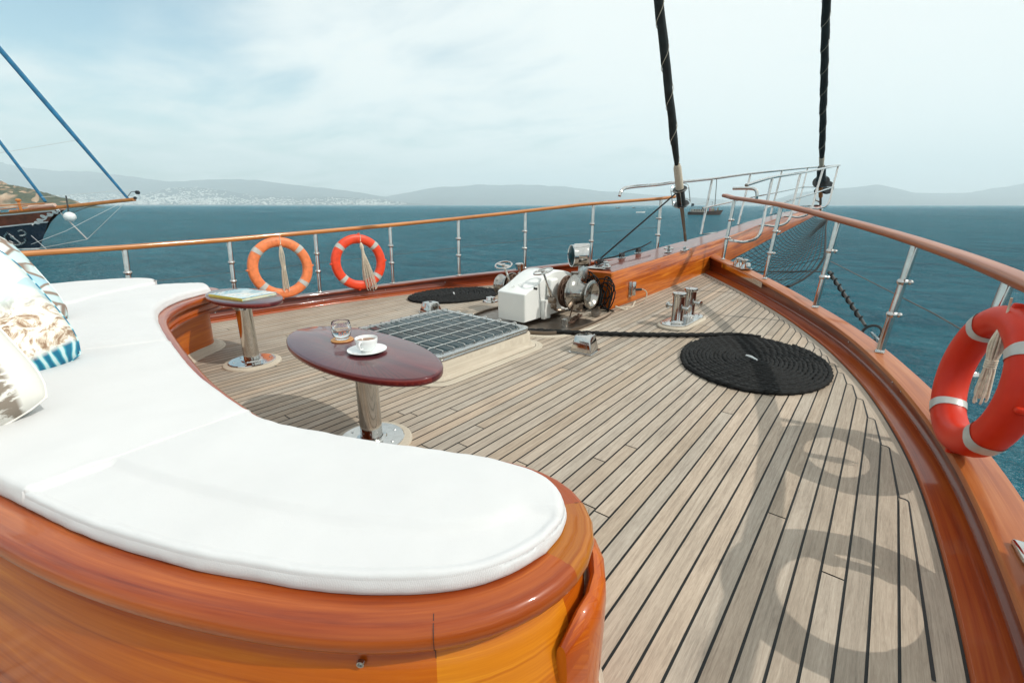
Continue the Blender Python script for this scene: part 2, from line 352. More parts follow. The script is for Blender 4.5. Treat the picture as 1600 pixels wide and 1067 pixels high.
def catmull(pts, n=8, closed=False):
    P = [Vector(p) for p in pts]; out = []; m = len(P)
    for i in range(m if closed else m - 1):
        g = lambda k: P[k % m] if closed else P[max(0, min(m - 1, k))]
        a, b, c, d = g(i - 1), g(i), g(i + 1), g(i + 2)
        for j in range(n):
            t = j / n
            out.append(0.5 * ((2 * b) + (c - a) * t + (2 * a - 5 * b + 4 * c - d) * t * t + (3 * b - a - 3 * c + d) * t ** 3))
    if not closed: out.append(P[-1])
    return out
def resample(P, n):
    P = [Vector(p) for p in P]; L = [0]
    for a, b in zip(P, P[1:]): L.append(L[-1] + (b - a).length)
    out = []; k = 0
    for i in range(n):
        t = L[-1] * i / (n - 1)
        while k < len(P) - 2 and L[k + 1] < t: k += 1
        f = (t - L[k]) / max(1e-9, L[k + 1] - L[k]); out.append(P[k].lerp(P[k + 1], min(1, max(0, f))))
    return out
def circ(r, n=10, sx=1, sy=1): return [(r * sx * math.cos(2 * math.pi * i / n), r * sy * math.sin(2 * math.pi * i / n)) for i in range(n)]
def rrect(w, h, r, n=3):
    o = []
    for cx, cy, a0 in ((w / 2 - r, h / 2 - r, 0), (-w / 2 + r, h / 2 - r, 90), (-w / 2 + r, -h / 2 + r, 180), (w / 2 - r, -h / 2 + r, 270)):
        for i in range(n + 1):
            a = R(a0 + 90 * i / n); o.append((cx + r * math.cos(a), cy + r * math.sin(a)))
    return o

# ------------------------------------------------------------------ hull plan curves
CX = -2.27
_ys = [-8, -3, -1, 0, 1.3, 1.54, 1.96, 2.32, 2.77, 3.42, 4.19, 5.09, 5.98, 7.03, 7.32]
_hs = [2.4, 2.52, 2.6, 2.62, 2.62, 2.61, 2.585, 2.555, 2.475, 2.32, 2.04, 1.58, 1.02, .24, 0]
EY = np.linspace(-8, 7.32, 3000); _h = np.interp(EY, _ys, _hs)
_k = np.hanning(260); _k /= _k.sum(); _h2 = np.convolve(np.pad(_h, 130, mode='edge'), _k, 'same')[130:-130]
_w = np.clip((7.32 - EY) / .5, 0, 1); EH = _h * (1 - _w) + _h2 * _w
_dx = np.gradient(EY); _dh = np.gradient(EH); _L = np.hypot(_dx, _dh)
def edge(side, d, y0=-3.0, y1=99, n=90, xin=0.2, z=None):
    X = CX + side * (EH + d * _dx / _L); Y = EY - d * _dh / _L
    m = (Y >= y0) & (Y <= y1) & (np.abs(X - CX) >= xin)
    pts = [Vector((float(a), float(b), 0)) for a, b in zip(X[m], Y[m])]
    pts = resample(pts, n)
    if z is not None:
        for p in pts: p.z = z(p.y)
    return pts
def lerp_tab(tab):
    a = [p[0] for p in tab]; b = [p[1] for p in tab]; return lambda y: float(np.interp(y, a, b))
capz = lerp_tab([(-8, .14), (1, .125), (2.6, .125), (3.5, .14), (4.3, .17), (5, .2), (5.9, .265), (6.9, .34), (7.4, .38)])
railz = lerp_tab([(-8, .70), (0, .72), (1, .73), (1.8, .75), (2.65, .79), (3.5, .84), (3.9, .87), (4.33, .905), (5, .97), (6, 1.085), (7.05, 1.175), (7.4, 1.23)])

# ------------------------------------------------------------------ haze
def haze():
    b = MB(); b.box((0, 6000, 550), (26000, 26000, 1112)); m = D.materials.new('haze_air'); m.use_nodes = True; t = m.node_tree; t.nodes.clear()
    out = nn(t, 'ShaderNodeOutputMaterial'); v = nn(t, 'ShaderNodeVolumePrincipled'); v.inputs['Color'].default_value = (0.85, 0.95, 0.99, 1)
    v.inputs['Density'].default_value = 1.5e-4; v.inputs['Anisotropy'].default_value = 0.1
    t.links.new(v.outputs[0], out.inputs['Volume']); o = b.build('haze', m, smooth=False); tag(o, kind='stuff', label='pale blue haze over the bay'); o['category'] = 'haze'
haze()
# ------------------------------------------------------------------ water
WZ = -2.0
def water():
    m, t, b = newmat('sea_water')
    b.inputs['Roughness'].default_value = 0.09; b.inputs['IOR'].default_value = 1.33; b.inputs['Specular IOR Level'].default_value = 0.22
    v0 = mapping(t, 'Object'); nb = noise(t, v0, 0.012, 3)
    c = ramp(t, nb.outputs['Fac'], [(0.35, (0.004, 0.115, 0.175)), (0.65, (0.008, 0.185, 0.26))]); t.links.new(c, b.inputs['Base Color'])
    v1 = mapping(t, 'Object', (1, 1.9, 1), (0, 0, R(20))); n1 = noise(t, v1, 0.42, 6, 0.66, 0.5)
    v2 = mapping(t, 'Object', (1, 2.0, 1), (0, 0, R(35))); n2 = noise(t, v2, 2.6, 5, 0.62, 0.3)
    a = nn(t, 'ShaderNodeMath', operation='MULTIPLY_ADD'); t.links.new(n2.outputs['Fac'], a.inputs[0]); a.inputs[1].default_value = 0.42; t.links.new(n1.outputs['Fac'], a.inputs[2])
    n3 = noise(t, mapping(t, 'Object', (1, 2.2, 1), (0, 0, R(30))), 0.035, 3, .6)
    wp = nn(t, 'ShaderNodeMapRange'); t.links.new(n3.outputs['Fac'], wp.inputs['Value']); wp.inputs['From Min'].default_value = .3; wp.inputs['From Max'].default_value = .7; wp.inputs['To Min'].default_value = .55; wp.inputs['To Max'].default_value = 1.5
    hm = nn(t, 'ShaderNodeMath', operation='MULTIPLY'); t.links.new(a.outputs[0], hm.inputs[0]); t.links.new(wp.outputs[0], hm.inputs[1])
    cm = nn(t, 'ShaderNodeMapRange'); t.links.new(a.outputs[0], cm.inputs['Value']); cm.inputs['From Min'].default_value = .55; cm.inputs['From Max'].default_value = .9
    cc = mixrgb(t, cm.outputs[0], (0.004, 0.085, 0.135), (0.014, 0.24, 0.31)); c2 = mixrgb(t, 0.6, c, cc); t.links.new(c2, b.inputs['Base Color'])  # paler crests, darker troughs: light on the waves put into the base colour
    bump(t, b, hm.outputs[0], 1.0, 2.4)
    b.inputs['Specular IOR Level'].default_value = 0.0; b.inputs['Roughness'].default_value = 0.6
    gl = nn(t, 'ShaderNodeBsdfGlossy'); gl.inputs['Roughness'].default_value = 0.09; gl.inputs['Color'].default_value = (0.92, 0.98, 1.0, 1)
    fr = nn(t, 'ShaderNodeFresnel'); fr.inputs['IOR'].default_value = 1.33; bn_ = b.inputs['Normal'].links[0].from_socket
    t.links.new(bn_, gl.inputs['Normal']); t.links.new(bn_, fr.inputs['Normal'])
    fm = nn(t, 'ShaderNodeMath', operation='MULTIPLY'); t.links.new(fr.outputs[0], fm.inputs[0]); fm.inputs[1].default_value = 1.2; fm.use_clamp = True
    ms = nn(t, 'ShaderNodeMixShader'); t.links.new(fm.outputs[0], ms.inputs[0]); t.links.new(b.outputs[0], ms.inputs[1]); t.links.new(gl.outputs[0], ms.inputs[2])
    t.links.new(ms.outputs[0], [q for q in t.nodes if q.type == 'OUTPUT_MATERIAL'][0].inputs['Surface'])
    g = MB(); S = 12900; cyy = 6000
    xs = [-12900, -4000, -800, -100, 0, 100, 800, 4000, 12900]; ys = [-6900, -800, -60, 0, 60, 800, 4000, 18900]
    g.quadgrid([[(x, y, WZ) for y in ys] for x in xs], [[(x, y) for y in ys] for x in xs], flip=False)
    o = g.build('water', m, smooth=False); tag(o, kind='structure')
water()

# ------------------------------------------------------------------ hills, headland, town
def hillmat(name, c1, c2, s=0.004):
    m, t, b = newmat(name); v = mapping(t, 'Object', (1, 1, 2)); n = noise(t, v, s, 8, 0.65)
    c = ramp(t, n.outputs['Fac'], [(0.35, c1), (0.65, c2)]); t.links.new(c, b.inputs['Base Color']); b.inputs['Roughness'].default_value = 0.95
    return m
M['hill'] = hillmat('haze_tinted_scrub', (0.008, 0.030, 0.036), (0.055, 0.080, 0.075))  # scrub with the blue of distance haze mixed into its colour
from mathutils import noise as MN
def ridge(prof, dist, depth, seed, amp=0.12, base=321.5):
    # prof: silhouette (u, v); the ridge stands at `dist`, its foot in the water nearer
    us = np.linspace(prof[0][0], prof[-1][0], 220); vs = np.interp(us, [p[0] for p in prof], [p[1] for p in prof]); K = 26; rows = []
    for u, v in zip(us, vs):
        top = PF(u, v, dist); foot = PF(u, 330, dist - depth); foot.z = WZ; row = []; back = PF(u, 330, dist + depth * 0.7)
        dirv = Vector((foot.x, foot.y)).normalized()
        for k in range(K):
            f = k / (K - 1)
            if f <= 0.7:
                g = f / 0.7; p = foot.lerp(Vector((top.x, top.y, 0)), g); prof_h = g ** 1.15
            else:
                g = (f - 0.7) / 0.3; p = Vector((top.x, top.y, 0)).lerp(Vector((back.x, back.y, 0)), g); prof_h = 1 - g ** 1.5
            nz = MN.fractal(Vector((p.x * 0.0011 + seed, p.y * 0.0011, seed)), 0.8, 2.1, 6)
            h = max(0, top.z - WZ) * prof_h * (1 + amp * 1.6 * nz * (1 if f != 0.7 else 0.3) * math.sin(math.pi * min(1, f * 1.2)) )
            row.append((p.x, p.y, WZ - 3 + max(0, h + 3 * min(1, k))))
        rows.append(row)
    b = MB(); b.quadgrid(rows, flip=False); o = b.build('hills', M['hill'], smooth=True, ang=180); tag(o, kind='structure'); return rows
ridge([(-350, 262), (-150, 240), (0, 250), (50, 262), (100, 266), (160, 267), (220, 277), (280, 281), (340, 278), (400, 281), (470, 290), (530, 297), (600, 306), (650, 316), (680, 322)], 9500, 3000, 1.3)
ridge([(560, 322), (600, 308), (640, 300), (690, 291), (760, 287), (830, 288), (880, 291), (950, 299), (1040, 305), (1120, 311), (1200, 318), (1240, 322)], 10500, 2600, 4.1)
ridge([(1180, 322), (1240, 303), (1300, 294), (1340, 291), (1370, 289), (1400, 294), (1430, 300), (1480, 302), (1520, 300), (1550, 294), (1600, 287), (1700, 272), (1800, 268), (2000, 290), (2200, 322)], 9000, 2400, 7.7)
low = ridge([(40, 322), (90, 306), (150, 302), (200, 304), (240, 297), (280, 294), (340, 297), (400, 304), (460, 309), (520, 306), (580, 309), (640, 316), (700, 322)], 6800, 900, 9.2, 0.3)
def town():
    b = MB(); rr = random.Random(5)
    dens = [(0, .5), (60, .8), (130, .7), (190, .8), (230, 1), (330, 1.), (350, .5), (380, .25), (400, .5), (470, .2), (520, .3), (590, .8), (620, .1), (660, 0)]
    cnt = 0
    while cnt < 2300:
        u = rr.uniform(0, 640)
        if rr.random() > np.interp(u, [d[0] for d in dens], [d[1] for d in dens]): continue
        i = int((u - 40) / 660 * 219)
        if i < 1 or i > 218: i = 1 + rr.randrange(3)
        k = int(abs(rr.gauss(0, 8.5))) + 1
        if k > 17: continue
        f = rr.random(); p = Vector(low[i][k]).lerp(Vector(low[i + 1][k]), f); p2 = Vector(low[i][k + 1]).lerp(Vector(low[i + 1][k + 1]), f); p = p.lerp(p2, rr.random())
        if p.z < WZ + 1: p.z = WZ + 2
        s = rr.uniform(8, 24); b.box((p.x, p.y, p.z + 2), (s, s * rr.uniform(.6, 1.3), rr.uniform(7, 15)), Matrix.Rotation(rr.uniform(0, 3), 3, 'Z')); cnt += 1
    o = b.build('town_buildings', plain('whitewashed_walls', (0.80, 0.76, 0.70), 0.9, 0, 0.35, 0.01), smooth=False)
    tag(o, 'white town spread along the far shore below the hills', 'town', kind='stuff')
town()
def headland():
    m, t, b = newmat('scrub_and_rock'); v = mapping(t, 'Object'); n = noise(t, v, 0.05, 8, 0.7)
    geo = nn(t, 'ShaderNodeNewGeometry'); sx = nn(t, 'ShaderNodeSeparateXYZ'); t.links.new(geo.outputs['Normal'], sx.inputs[0])
    rock = ramp(t, n.outputs['Fac'], [(0.3, (0.17, 0.10, 0.06)), (0.5, (0.36, 0.24, 0.15)), (0.7, (0.50, 0.40, 0.29))])
    n2 = noise(t, v, 0.25, 4, 0.7); green = ramp(t, n2.outputs['Fac'], [(0.35, (0.018, 0.032, 0.015)), (0.6, (0.07, 0.08, 0.035)), (0.8, (0.22, 0.17, 0.10))])
    mr = nn(t, 'ShaderNodeMapRange'); s = nn(t, 'ShaderNodeMath', operation='MULTIPLY_ADD'); t.links.new(n.outputs['Fac'], s.inputs[0]); s.inputs[1].default_value = 0.35; t.links.new(sx.outputs['Z'], s.inputs[2])
    t.links.new(s.outputs[0], mr.inputs['Value']); mr.inputs['From Min'].default_value = 0.98; mr.inputs['From Max'].default_value = 1.10
    c = mixrgb(t, mr.outputs[0], rock, green); t.links.new(c, b.inputs['Base Color']); b.inputs['Roughness'].default_value = 0.95
    prof = [(-420, 270), (-200, 262), (-60, 268), (0, 284), (30, 290), (60, 299), (90, 308), (120, 317), (150, 322), (165, 325)]
    us = np.linspace(-420, 165, 260); rows = []; dist = 640
    for u in us:
        v_ = float(np.interp(u, [p[0] for p in prof], [p[1] for p in prof])); top = PF(u, v_, dist); foot = PF(u, 330, dist - 110); back = PF(u, 330, dist + 160); row = []
        hh = max(0.2, top.z - WZ)
        for k in range(60):
            f = k / 59
            if f < 0.62:
                g = f / 0.62; p = foot.lerp(top, g)
                ph = 0.55 * min(1, g / 0.22) ** 0.8 + 0.45 * max(0, (g - 0.22) / 0.78) if u < 60 else g ** 0.8
            else: g = (f - 0.62) / 0.38; p = top.lerp(back, g); ph = 1 - g ** 2
            nz = MN.fractal(Vector((p.x * 0.03, p.y * 0.03, 2.0)), 0.8, 2.1, 6)
            row.append((p.x + 6 * nz, p.y + 4 * nz, WZ - 1 + max(0, hh * ph * (1 + 0.16 * nz) + (1 if k else 0))))
        rows.append(row)
    g = MB(); g.quadgrid(rows); o = g.build('headland', m, ang=180); tag(o, kind='structure')
headland()

# ------------------------------------------------------------------ deck
PW = 0.0622; X0 = 0.085
def deck():
    b = MB()
    # caulking sheet below the planks
    ys = list(np.linspace(-3, 7.25, 60)); yy = EY; rows = []
    for y in ys:
        h = float(np.interp(y, EY, EH)); rows.append([(CX + h * f, y, zd(y)) for f in (-1, -.5, 0, .5, 1)])
    b.quadgrid(rows, flip=True); base = b.build('deck', M['caulk'], smooth=False); tag(base, kind='structure')
    p = MB(); r2 = random.Random(3); G = 0.0072; MW = 0.062
    lines = []
    k = 0
    for side in (1, -1):
        Xc = CX + side * (EH - MW * _dx / _L); Yc = EY + MW * _dh / _L
        order = np.argsort(np.abs(Xc - CX)); axx = np.abs(Xc - CX)[order]; ayy = Yc[order]
        # curve: y as function of |x-CX| on the forward branch
        jm = int(np.argmax(EH)); m = EY > EY[jm]; a = np.abs(Xc - CX)[m][::-1]; yv = Yc[m][::-1]
        ymax = float(a.max())
        def cinv(ax_): return float(np.interp(ax_, a, yv)) if ax_ < ymax else None
        n0 = 0; i = 0
        off = (X0 - CX) % PW
        xin = off - PW if side == 1 else -off
        j = 0 if side == 1 else 1
        while True:
            xi = xin + j * PW; xo = xi + PW; j += 1
            if xo < 0.0: continue
            if xi < 0: xi2 = 0
            if xi > 2.6: break
            xk = abs(xi) + 0.45 * PW
            Yk = cinv(max(0.02, xk)); Yn = cinv(xk + PW)
            rt = r2.random()
            if Yk is None: 
                if xi > ymax - 0.0: break
                Yk = 1.25
            if Yn is None: Yn = 1.25 if Yk > 1.3 else Yk - 1.0
            x1 = xi + G / 2; x2 = xo - G / 2
            # build polygons lengthwise from y=-3 to Yn then the nib
            y = -3.0; joints = []
            yj = -3.0 + r2.uniform(0.2, 5.0)
            while yj < Yn - 0.3: joints.append(yj); yj += r2.uniform(2.4, 4.6)
            segs = []; s0 = -3.0
            for q in joints: segs.append((s0, q - 0.003)); s0 = q + 0.003
            segs.append((s0, Yn))
            uo = r2.uniform(0, 30)
            for si, (sa, sb) in enumerate(segs):
                tone = min(1, max(0, r2.gauss(0.5, 0.2))) + 0.0001; uo = r2.uniform(0, 50); vo = r2.uniform(0, 50)
                n = max(1, int((sb - sa) / 0.4)); yl = [sa + (sb - sa) * q / n for q in range(n + 1)]
                R_ = []; U_ = []
                for q in yl:
                    z = zd(q) + 0.004
                    R_.append([(CX + side * x1, q, z), (CX + side * x2, q, z)]); U_.append([(q + uo, x1 + vo), (q + uo, x2 + vo)])
                p.quadgrid(R_, U_, flip=(side == 1), tone=tone)
            # nib
            if Yk > Yn:
                ya = Yn; yb = Yk - G; xe = xi + 0.45 * PW
                sl_ = (yb - ya)
                rad = 0.012
                # taper side runs from (x2, ya) to (xe, yb)
                d = Vector((xe - x2, yb - ya)); dl = d.length; d.normalize()
                nrm = Vector((-d.y, d.x)); c0 = Vector((xe, yb))
                rad = min(0.016, dl * 0.4, 0.02)
                pa = c0 - d * rad; pb = Vector((xe - min(rad, (xe - x1) * 0.7), yb))
                poly = [Vector((x1, ya)), Vector((x2, ya))]
                poly += [pa]
                for q in (0.25, 0.5, 0.75):
                    poly.append(pa * (1 - q) ** 2 + c0 * 2 * q * (1 - q) + pb * q * q)
                poly += [pb, Vector((x1, yb))]
                P3 = [(CX + side * v.x, v.y, zd(v.y) + 0.004) for v in poly]; UVs = [(v.y + uo, v.x + vo) for v in poly]
                if side == -1: P3 = P3[::-1]; UVs = UVs[::-1]
                p.face(P3, UVs, tone)
        # margin board: strip following the edge, with the nibs cut out (lies just under planks)
        e_out = edge(side, -0.006, -3, 99, 160, 0.2); e_in = edge(side, -0.145, -3, 99, 160, 0.2)
    pl = p.build('deck_planking', M['teak'], smooth=False); pl.parent = base
    # margin boards sit 2 mm below the plank faces; the black line between is the gap of the caulking strip
    mg = MB(); cs = MB()
    for side in (1, -1):
        eo = edge(side, -0.013, -3, 99, 200, 0.2); ei = edge(side, -0.090, -3, 99, 200, 0.2)
        seg = 22; i = 0; tt = 0.4
        rows = []; uv = []; L = 0
        for q, (o_, i_) in enumerate(zip(eo, ei)):
            if q: L += (o_ - eo[q - 1]).length
            rows.append([(i_.x, i_.y, zd(i_.y) + 0.0012), (o_.x, o_.y, zd(o_.y) + 0.0012)]); uv.append([(L, 0 + side), (L, 0.15 + side)])
        for a in range(0, len(rows) - 1, seg):
            bb = min(len(rows), a + seg + 1); mg.quadgrid(rows[a:bb], uv[a:bb], flip=(side == 1), tone=r2.uniform(.4, .8))
    mo = mg.build('margin_board', M['teak'], smooth=False); mo.parent = base
    return base
DECK = deck()
# black seam round each nib: thin dark lines laid on the margin board under the planks' edges
def nib_seams():
    b = MB(); MW = 0.062
    for side in (1, -1):
        Xc = np.abs(EH - MW * _dx / _L); Yc = EY + MW * _dh / _L; jm = int(np.argmax(EH)); m = EY > EY[jm]; a = Xc[m][::-1]; yv = Yc[m][::-1]
        off = (X0 - CX) % PW; xin = off - PW if side == 1 else -off; amax = float(a.max())
        pts = []
        xs = []; j = 0
        while True:
            xi = xin + j * PW; j += 1
            if xi < 0: continue
            if xi + .45 * PW > amax: break
            xs.append(xi)
        for i, xi in enumerate(xs):
            xe = xi + .45 * PW; Yk = float(np.interp(xe, a, yv)); xe2 = xe + PW; 
            Yn = float(np.interp(xe2, a, yv)) if xe2 < amax else 1.25
            c0 = Vector((xe, Yk)); d = (Vector((xi + PW, Yn)) - c0); dl = d.length; d.normalize(); rad = min(0.016, dl * .4)
            pa = c0 + d * rad; pb = Vector((xe - rad * .8, Yk))
            line = [Vector((xi - .002, Yk)), pb] + [pb * (1 - q) ** 2 + c0 * 2 * q * (1 - q) + pa * q * q for q in (.25, .5, .75)] + [pa, Vector((xi + PW, Yn))]
            w_ = 0.0040; L_ = []; R_ = []
            for q, v in enumerate(line):
                t_ = (line[min(q + 1, len(line) - 1)] - line[max(q - 1, 0)]).normalized(); n_ = Vector((-t_.y, t_.x))
                A = v + n_ * w_ * 1.4; B = v - n_ * w_
                L_.append((CX + side * A.x, A.y, zd(A.y) + 0.0030)); R_.append((CX + side * B.x, B.y, zd(B.y) + 0.0030))
            b.quadgrid([L_, R_], flip=(side == -1))
    o = b.build('caulking_seam', M['caulk'], smooth=False); o.parent = DECK
nib_seams()

# ------------------------------------------------------------------ bulwarks
def bulwark(side, label):
    root = empty('bulwark', (CX + side * 2.7, 2, 0)); nm = 'starboard' if side == 1 else 'port'
    def strip(sections, name, mat, n=110, smooth=True, ang=40, y0=-3.0):
        cols = []
        for d, zf in sections: cols.append(edge(side, d, y0, 99, n, 0.2 if name != 'hull_side' else 0.02, zf))
        rows = []; uv = []; L = 0
        for i in range(n):
            if i: L += (cols[0][i] - cols[0][i - 1]).length
            rows.append([c[i] for c in cols]); s_ = 0; u = []
            for j in range(len(cols)):
                if j: s_ += (cols[j][i] - cols[j - 1][i]).length
                u.append((L, s_))
            uv.append(u)
        b = MB(); b.quadgrid(rows, uv, flip=(side == 1)); o = b.build(name, mat, root, smooth, ang); return o
    z = zd
    strip([(-0.006, lambda y: z(y) - 0.01), (-0.004, lambda y: z(y) + 0.012), (0.0, lambda y: z(y) + 0.016), (0.085, lambda y: z(y) + 0.022), (0.094, lambda y: z(y) + 0.024)], 'waterway', M['water_way'])
    ci = lambda k: (lambda y: capz(y) + k)
    strip([(0.086, lambda y: z(y) + 0.018), (0.089, lambda y: z(y) + 0.030), (0.098, lambda y: z(y) + 0.034), (0.104, lambda y: z(y) + 0.04), (0.110, ci(-0.028))], 'inner_panel', M['mahog'])
    strip([(0.112, ci(-0.030)), (0.086, ci(-0.030)), (0.080, ci(-0.024)), (0.079, ci(-0.010)), (0.084, ci(-0.002)), (0.094, ci(0.0)), (0.206, ci(0.0)), (0.216, ci(-0.003)), (0.220, ci(-0.010)), (0.220, ci(-0.030)), (0.19, ci(-0.032))], 'cap_rail', M['cap'] if side == 1 else M['mahog'])
    strip([(0.19, ci(-0.03)), (0.16, lambda y: -0.3), (0.02, lambda y: -1.2), (-0.35, lambda y: WZ - 0.3)], 'hull_side', M['white'])
    # screw plugs on the inner face
    k = 0
    for y in (0.6, 1.55, 2.45, 3.2, 3.34, 4.1, 5.0, 5.5):
        e = edge(side, 0.107, y, y + 0.02, 2); c = e[0]; b = MB(); c.z = 0.5 * (z(y) + capz(y)) + 0.01
        b.lathe([(0, 0.004), (0.006, 0.003), (0.008, 0)], c, (-side, 0, 0.05), 10); b.build('bolt', M['steel'], root)
    tag(root, label, 'bulwark'); return root
bulwark(1, 'low varnished bulwark with broad tan cap on the right side of the deck')
bulwark(-1, 'low dark red varnished bulwark on the far left side of the deck')

# ------------------------------------------------------------------ guard rails
def pt_on(side, d, y):
    X = CX + side * (EH + d * _dx / _L); Y = EY - d * _dh / _L; i = int(np.argmin(np.abs(Y - y))); return Vector((float(X[i]), float(Y[i]), 0))
def knuckle(b, c, side):
    b.lathe([(0.022, -0.019), (0.028, -0.013), (0.033, -0.004), (0.033, 0.004), (0.028, 0.013), (0.022, 0.019)], c, (0, 0, 1), 16)
    bm = bmesh.new(); bmesh.ops.create_uvsphere(bm, u_segments=12, v_segments=8, radius=0.0165); b.frombm(bm, (c[0] + side * 0.037, c[1], c[2]))
def guard(side, ys, y0, y1, mat, label):
    root = empty('guard_rail', (CX + side * 2.7, 3, 0.7))
    path = edge(side, 0.22, y0, y1, 80, 0.2, railz); 
    b = MB(); b.sweep(path, rrect(0.066 if side == -1 else 0.088, 0.044 if side == -1 else 0.046, 0.018)); b.build('handrail', mat, root)
    for y in ys:
        top = pt_on(side, 0.22, y); top.z = railz(top.y) - 0.014; bot = pt_on(side, 0.155, y - 0.06); bot.z = capz(bot.y)
        b = MB(); b.tube([bot, top], 0.0225, 16); p = b.build('stanchion', M['chrome'], root)
        for f in (0.36, 0.66):
            c = bot.lerp(top, f); k = MB(); knuckle(k, c, side); k.build('collar', M['chrome'], p)
        k = MB(); k.box((bot.x, bot.y, bot.z + 0.0035), (0.05, 0.075, 0.007), None, 0.003); k.lathe([(0.028, 0.004), (0.025, 0.014), (0.0185, 0.020)], bot, (0, 0, 1), 16); k.build('foot_plate', M['chrome'], p)
    # lifeline through the collars
    b = MB(); pts = []
    for y in ys:
        top = pt_on(side, 0.22, y); top.z = railz(top.y) - 0.014; bot = pt_on(side, 0.155, y - 0.06); bot.z = capz(bot.y); c = bot.lerp(top, 0.5); pts.append(c + Vector((side * 0.016, 0, 0)))
    if side == -1:
        b.tube(catmull(pts, 6), 0.0022, 5); b.build('lifeline', M['wire'], root)
    tag(root, label, 'railing'); return root
guard(-1, [-0.9, 0.05, 1.0, 1.82, 2.67, 3.53, 4.38, 5.25, 6.14, 7.03], -3, 7.22, M['boat_orange'], 'orange wooden handrail on steel posts along the left side of the bow')
guard(1, [-0.4, 0.65, 1.72, 2.77, 3.82, 4.93, 5.97, 7.0], -3, 7.28, M['rail_wood'], 'brown wooden handrail on steel posts along the right side of the bow')

# ------------------------------------------------------------------ bowsprit
KB = 0.045
def beam():
    root = empty('bowsprit', (-2.27, 4.3, 0))
    def top(y): return float(np.interp(y, [4.2, 5.5, 7.0, 8.3, 10.6, 15.8], [0.415, 0.475, 0.555, 0.625, 0.80, 1.06]))
    def bot(y): return float(np.interp(y, [4.2, 7.1, 7.3, 8.3, 10.6, 15.8], [0.02, 0.10, 0.12, 0.22, 0.42, 0.86]))
    rows = []; uv = []; ys = [4.27, 4.28, 4.3] + list(np.linspace(4.6, 15.8, 50))
    for i, y in enumerate(ys):
        xr = -2.319 + KB * y; wd = float(np.interp(y, [4.2, 7, 15.8], [0.42, 0.40, 0.22])); xl = xr - wd; c = 0.012
        zt, zb = top(y), bot(y)
        if i < 2: sh = (0.012, 0.004)[i]; zt -= sh; xr -= sh; xl += sh
        pr = [(xr - c, zt), (xr - c * .3, zt - c * .3), (xr, zt - c), (xr, zb + c), (xr - c, zb), (xl + c, zb), (xl, zb + c), (xl, zt - c), (xl + c * .3, zt - c * .3), (xl + c, zt)]
        if i == 0: pass
        rows.append([(x, y, z) for x, z in pr]); s_ = 0; u = []
        for j in range(len(pr)):
            if j: s_ += math.dist(pr[j], pr[j - 1])
            u.append((y, s_))
        uv.append(u)
    b = MB(); b.quadgrid(rows, uv, wrapv=True, flip=True); b.face(rows[0]); b.face(rows[-1][::-1])
    b.build('beam', M['beam'], root, ang=30)
    # top board slightly paler, weathered
    b = MB(); rows = []; uv = []
    for y in ys[2:]:
        xr = -2.319 + KB * y; wd = float(np.interp(y, [4.2, 7, 15.8], [0.42, 0.40, 0.22])); z = top(y) + 0.003
        rows.append([(xr - 0.014, y, z), (xr - wd + 0.014, y, z)]); uv.append([(y, 0), (y, wd)])
    b.quadgrid(rows, uv, flip=True); b.build('top_board', M['mahog'], root, smooth=False)
    b = MB(); yb = 15.8; b.lathe([(0.0, .16), (.10, .14), (.14, .05), (.14, -.15)], (-2.319 + KB * yb - .11, yb, 0.955), (0.03, 1, .03), 20); b.build('end_fitting', M['white_paint'], root)
    tag(root, 'long varnished orange wooden bowsprit running out over the sea', 'bowsprit'); return top, bot
BT, BB = beam()

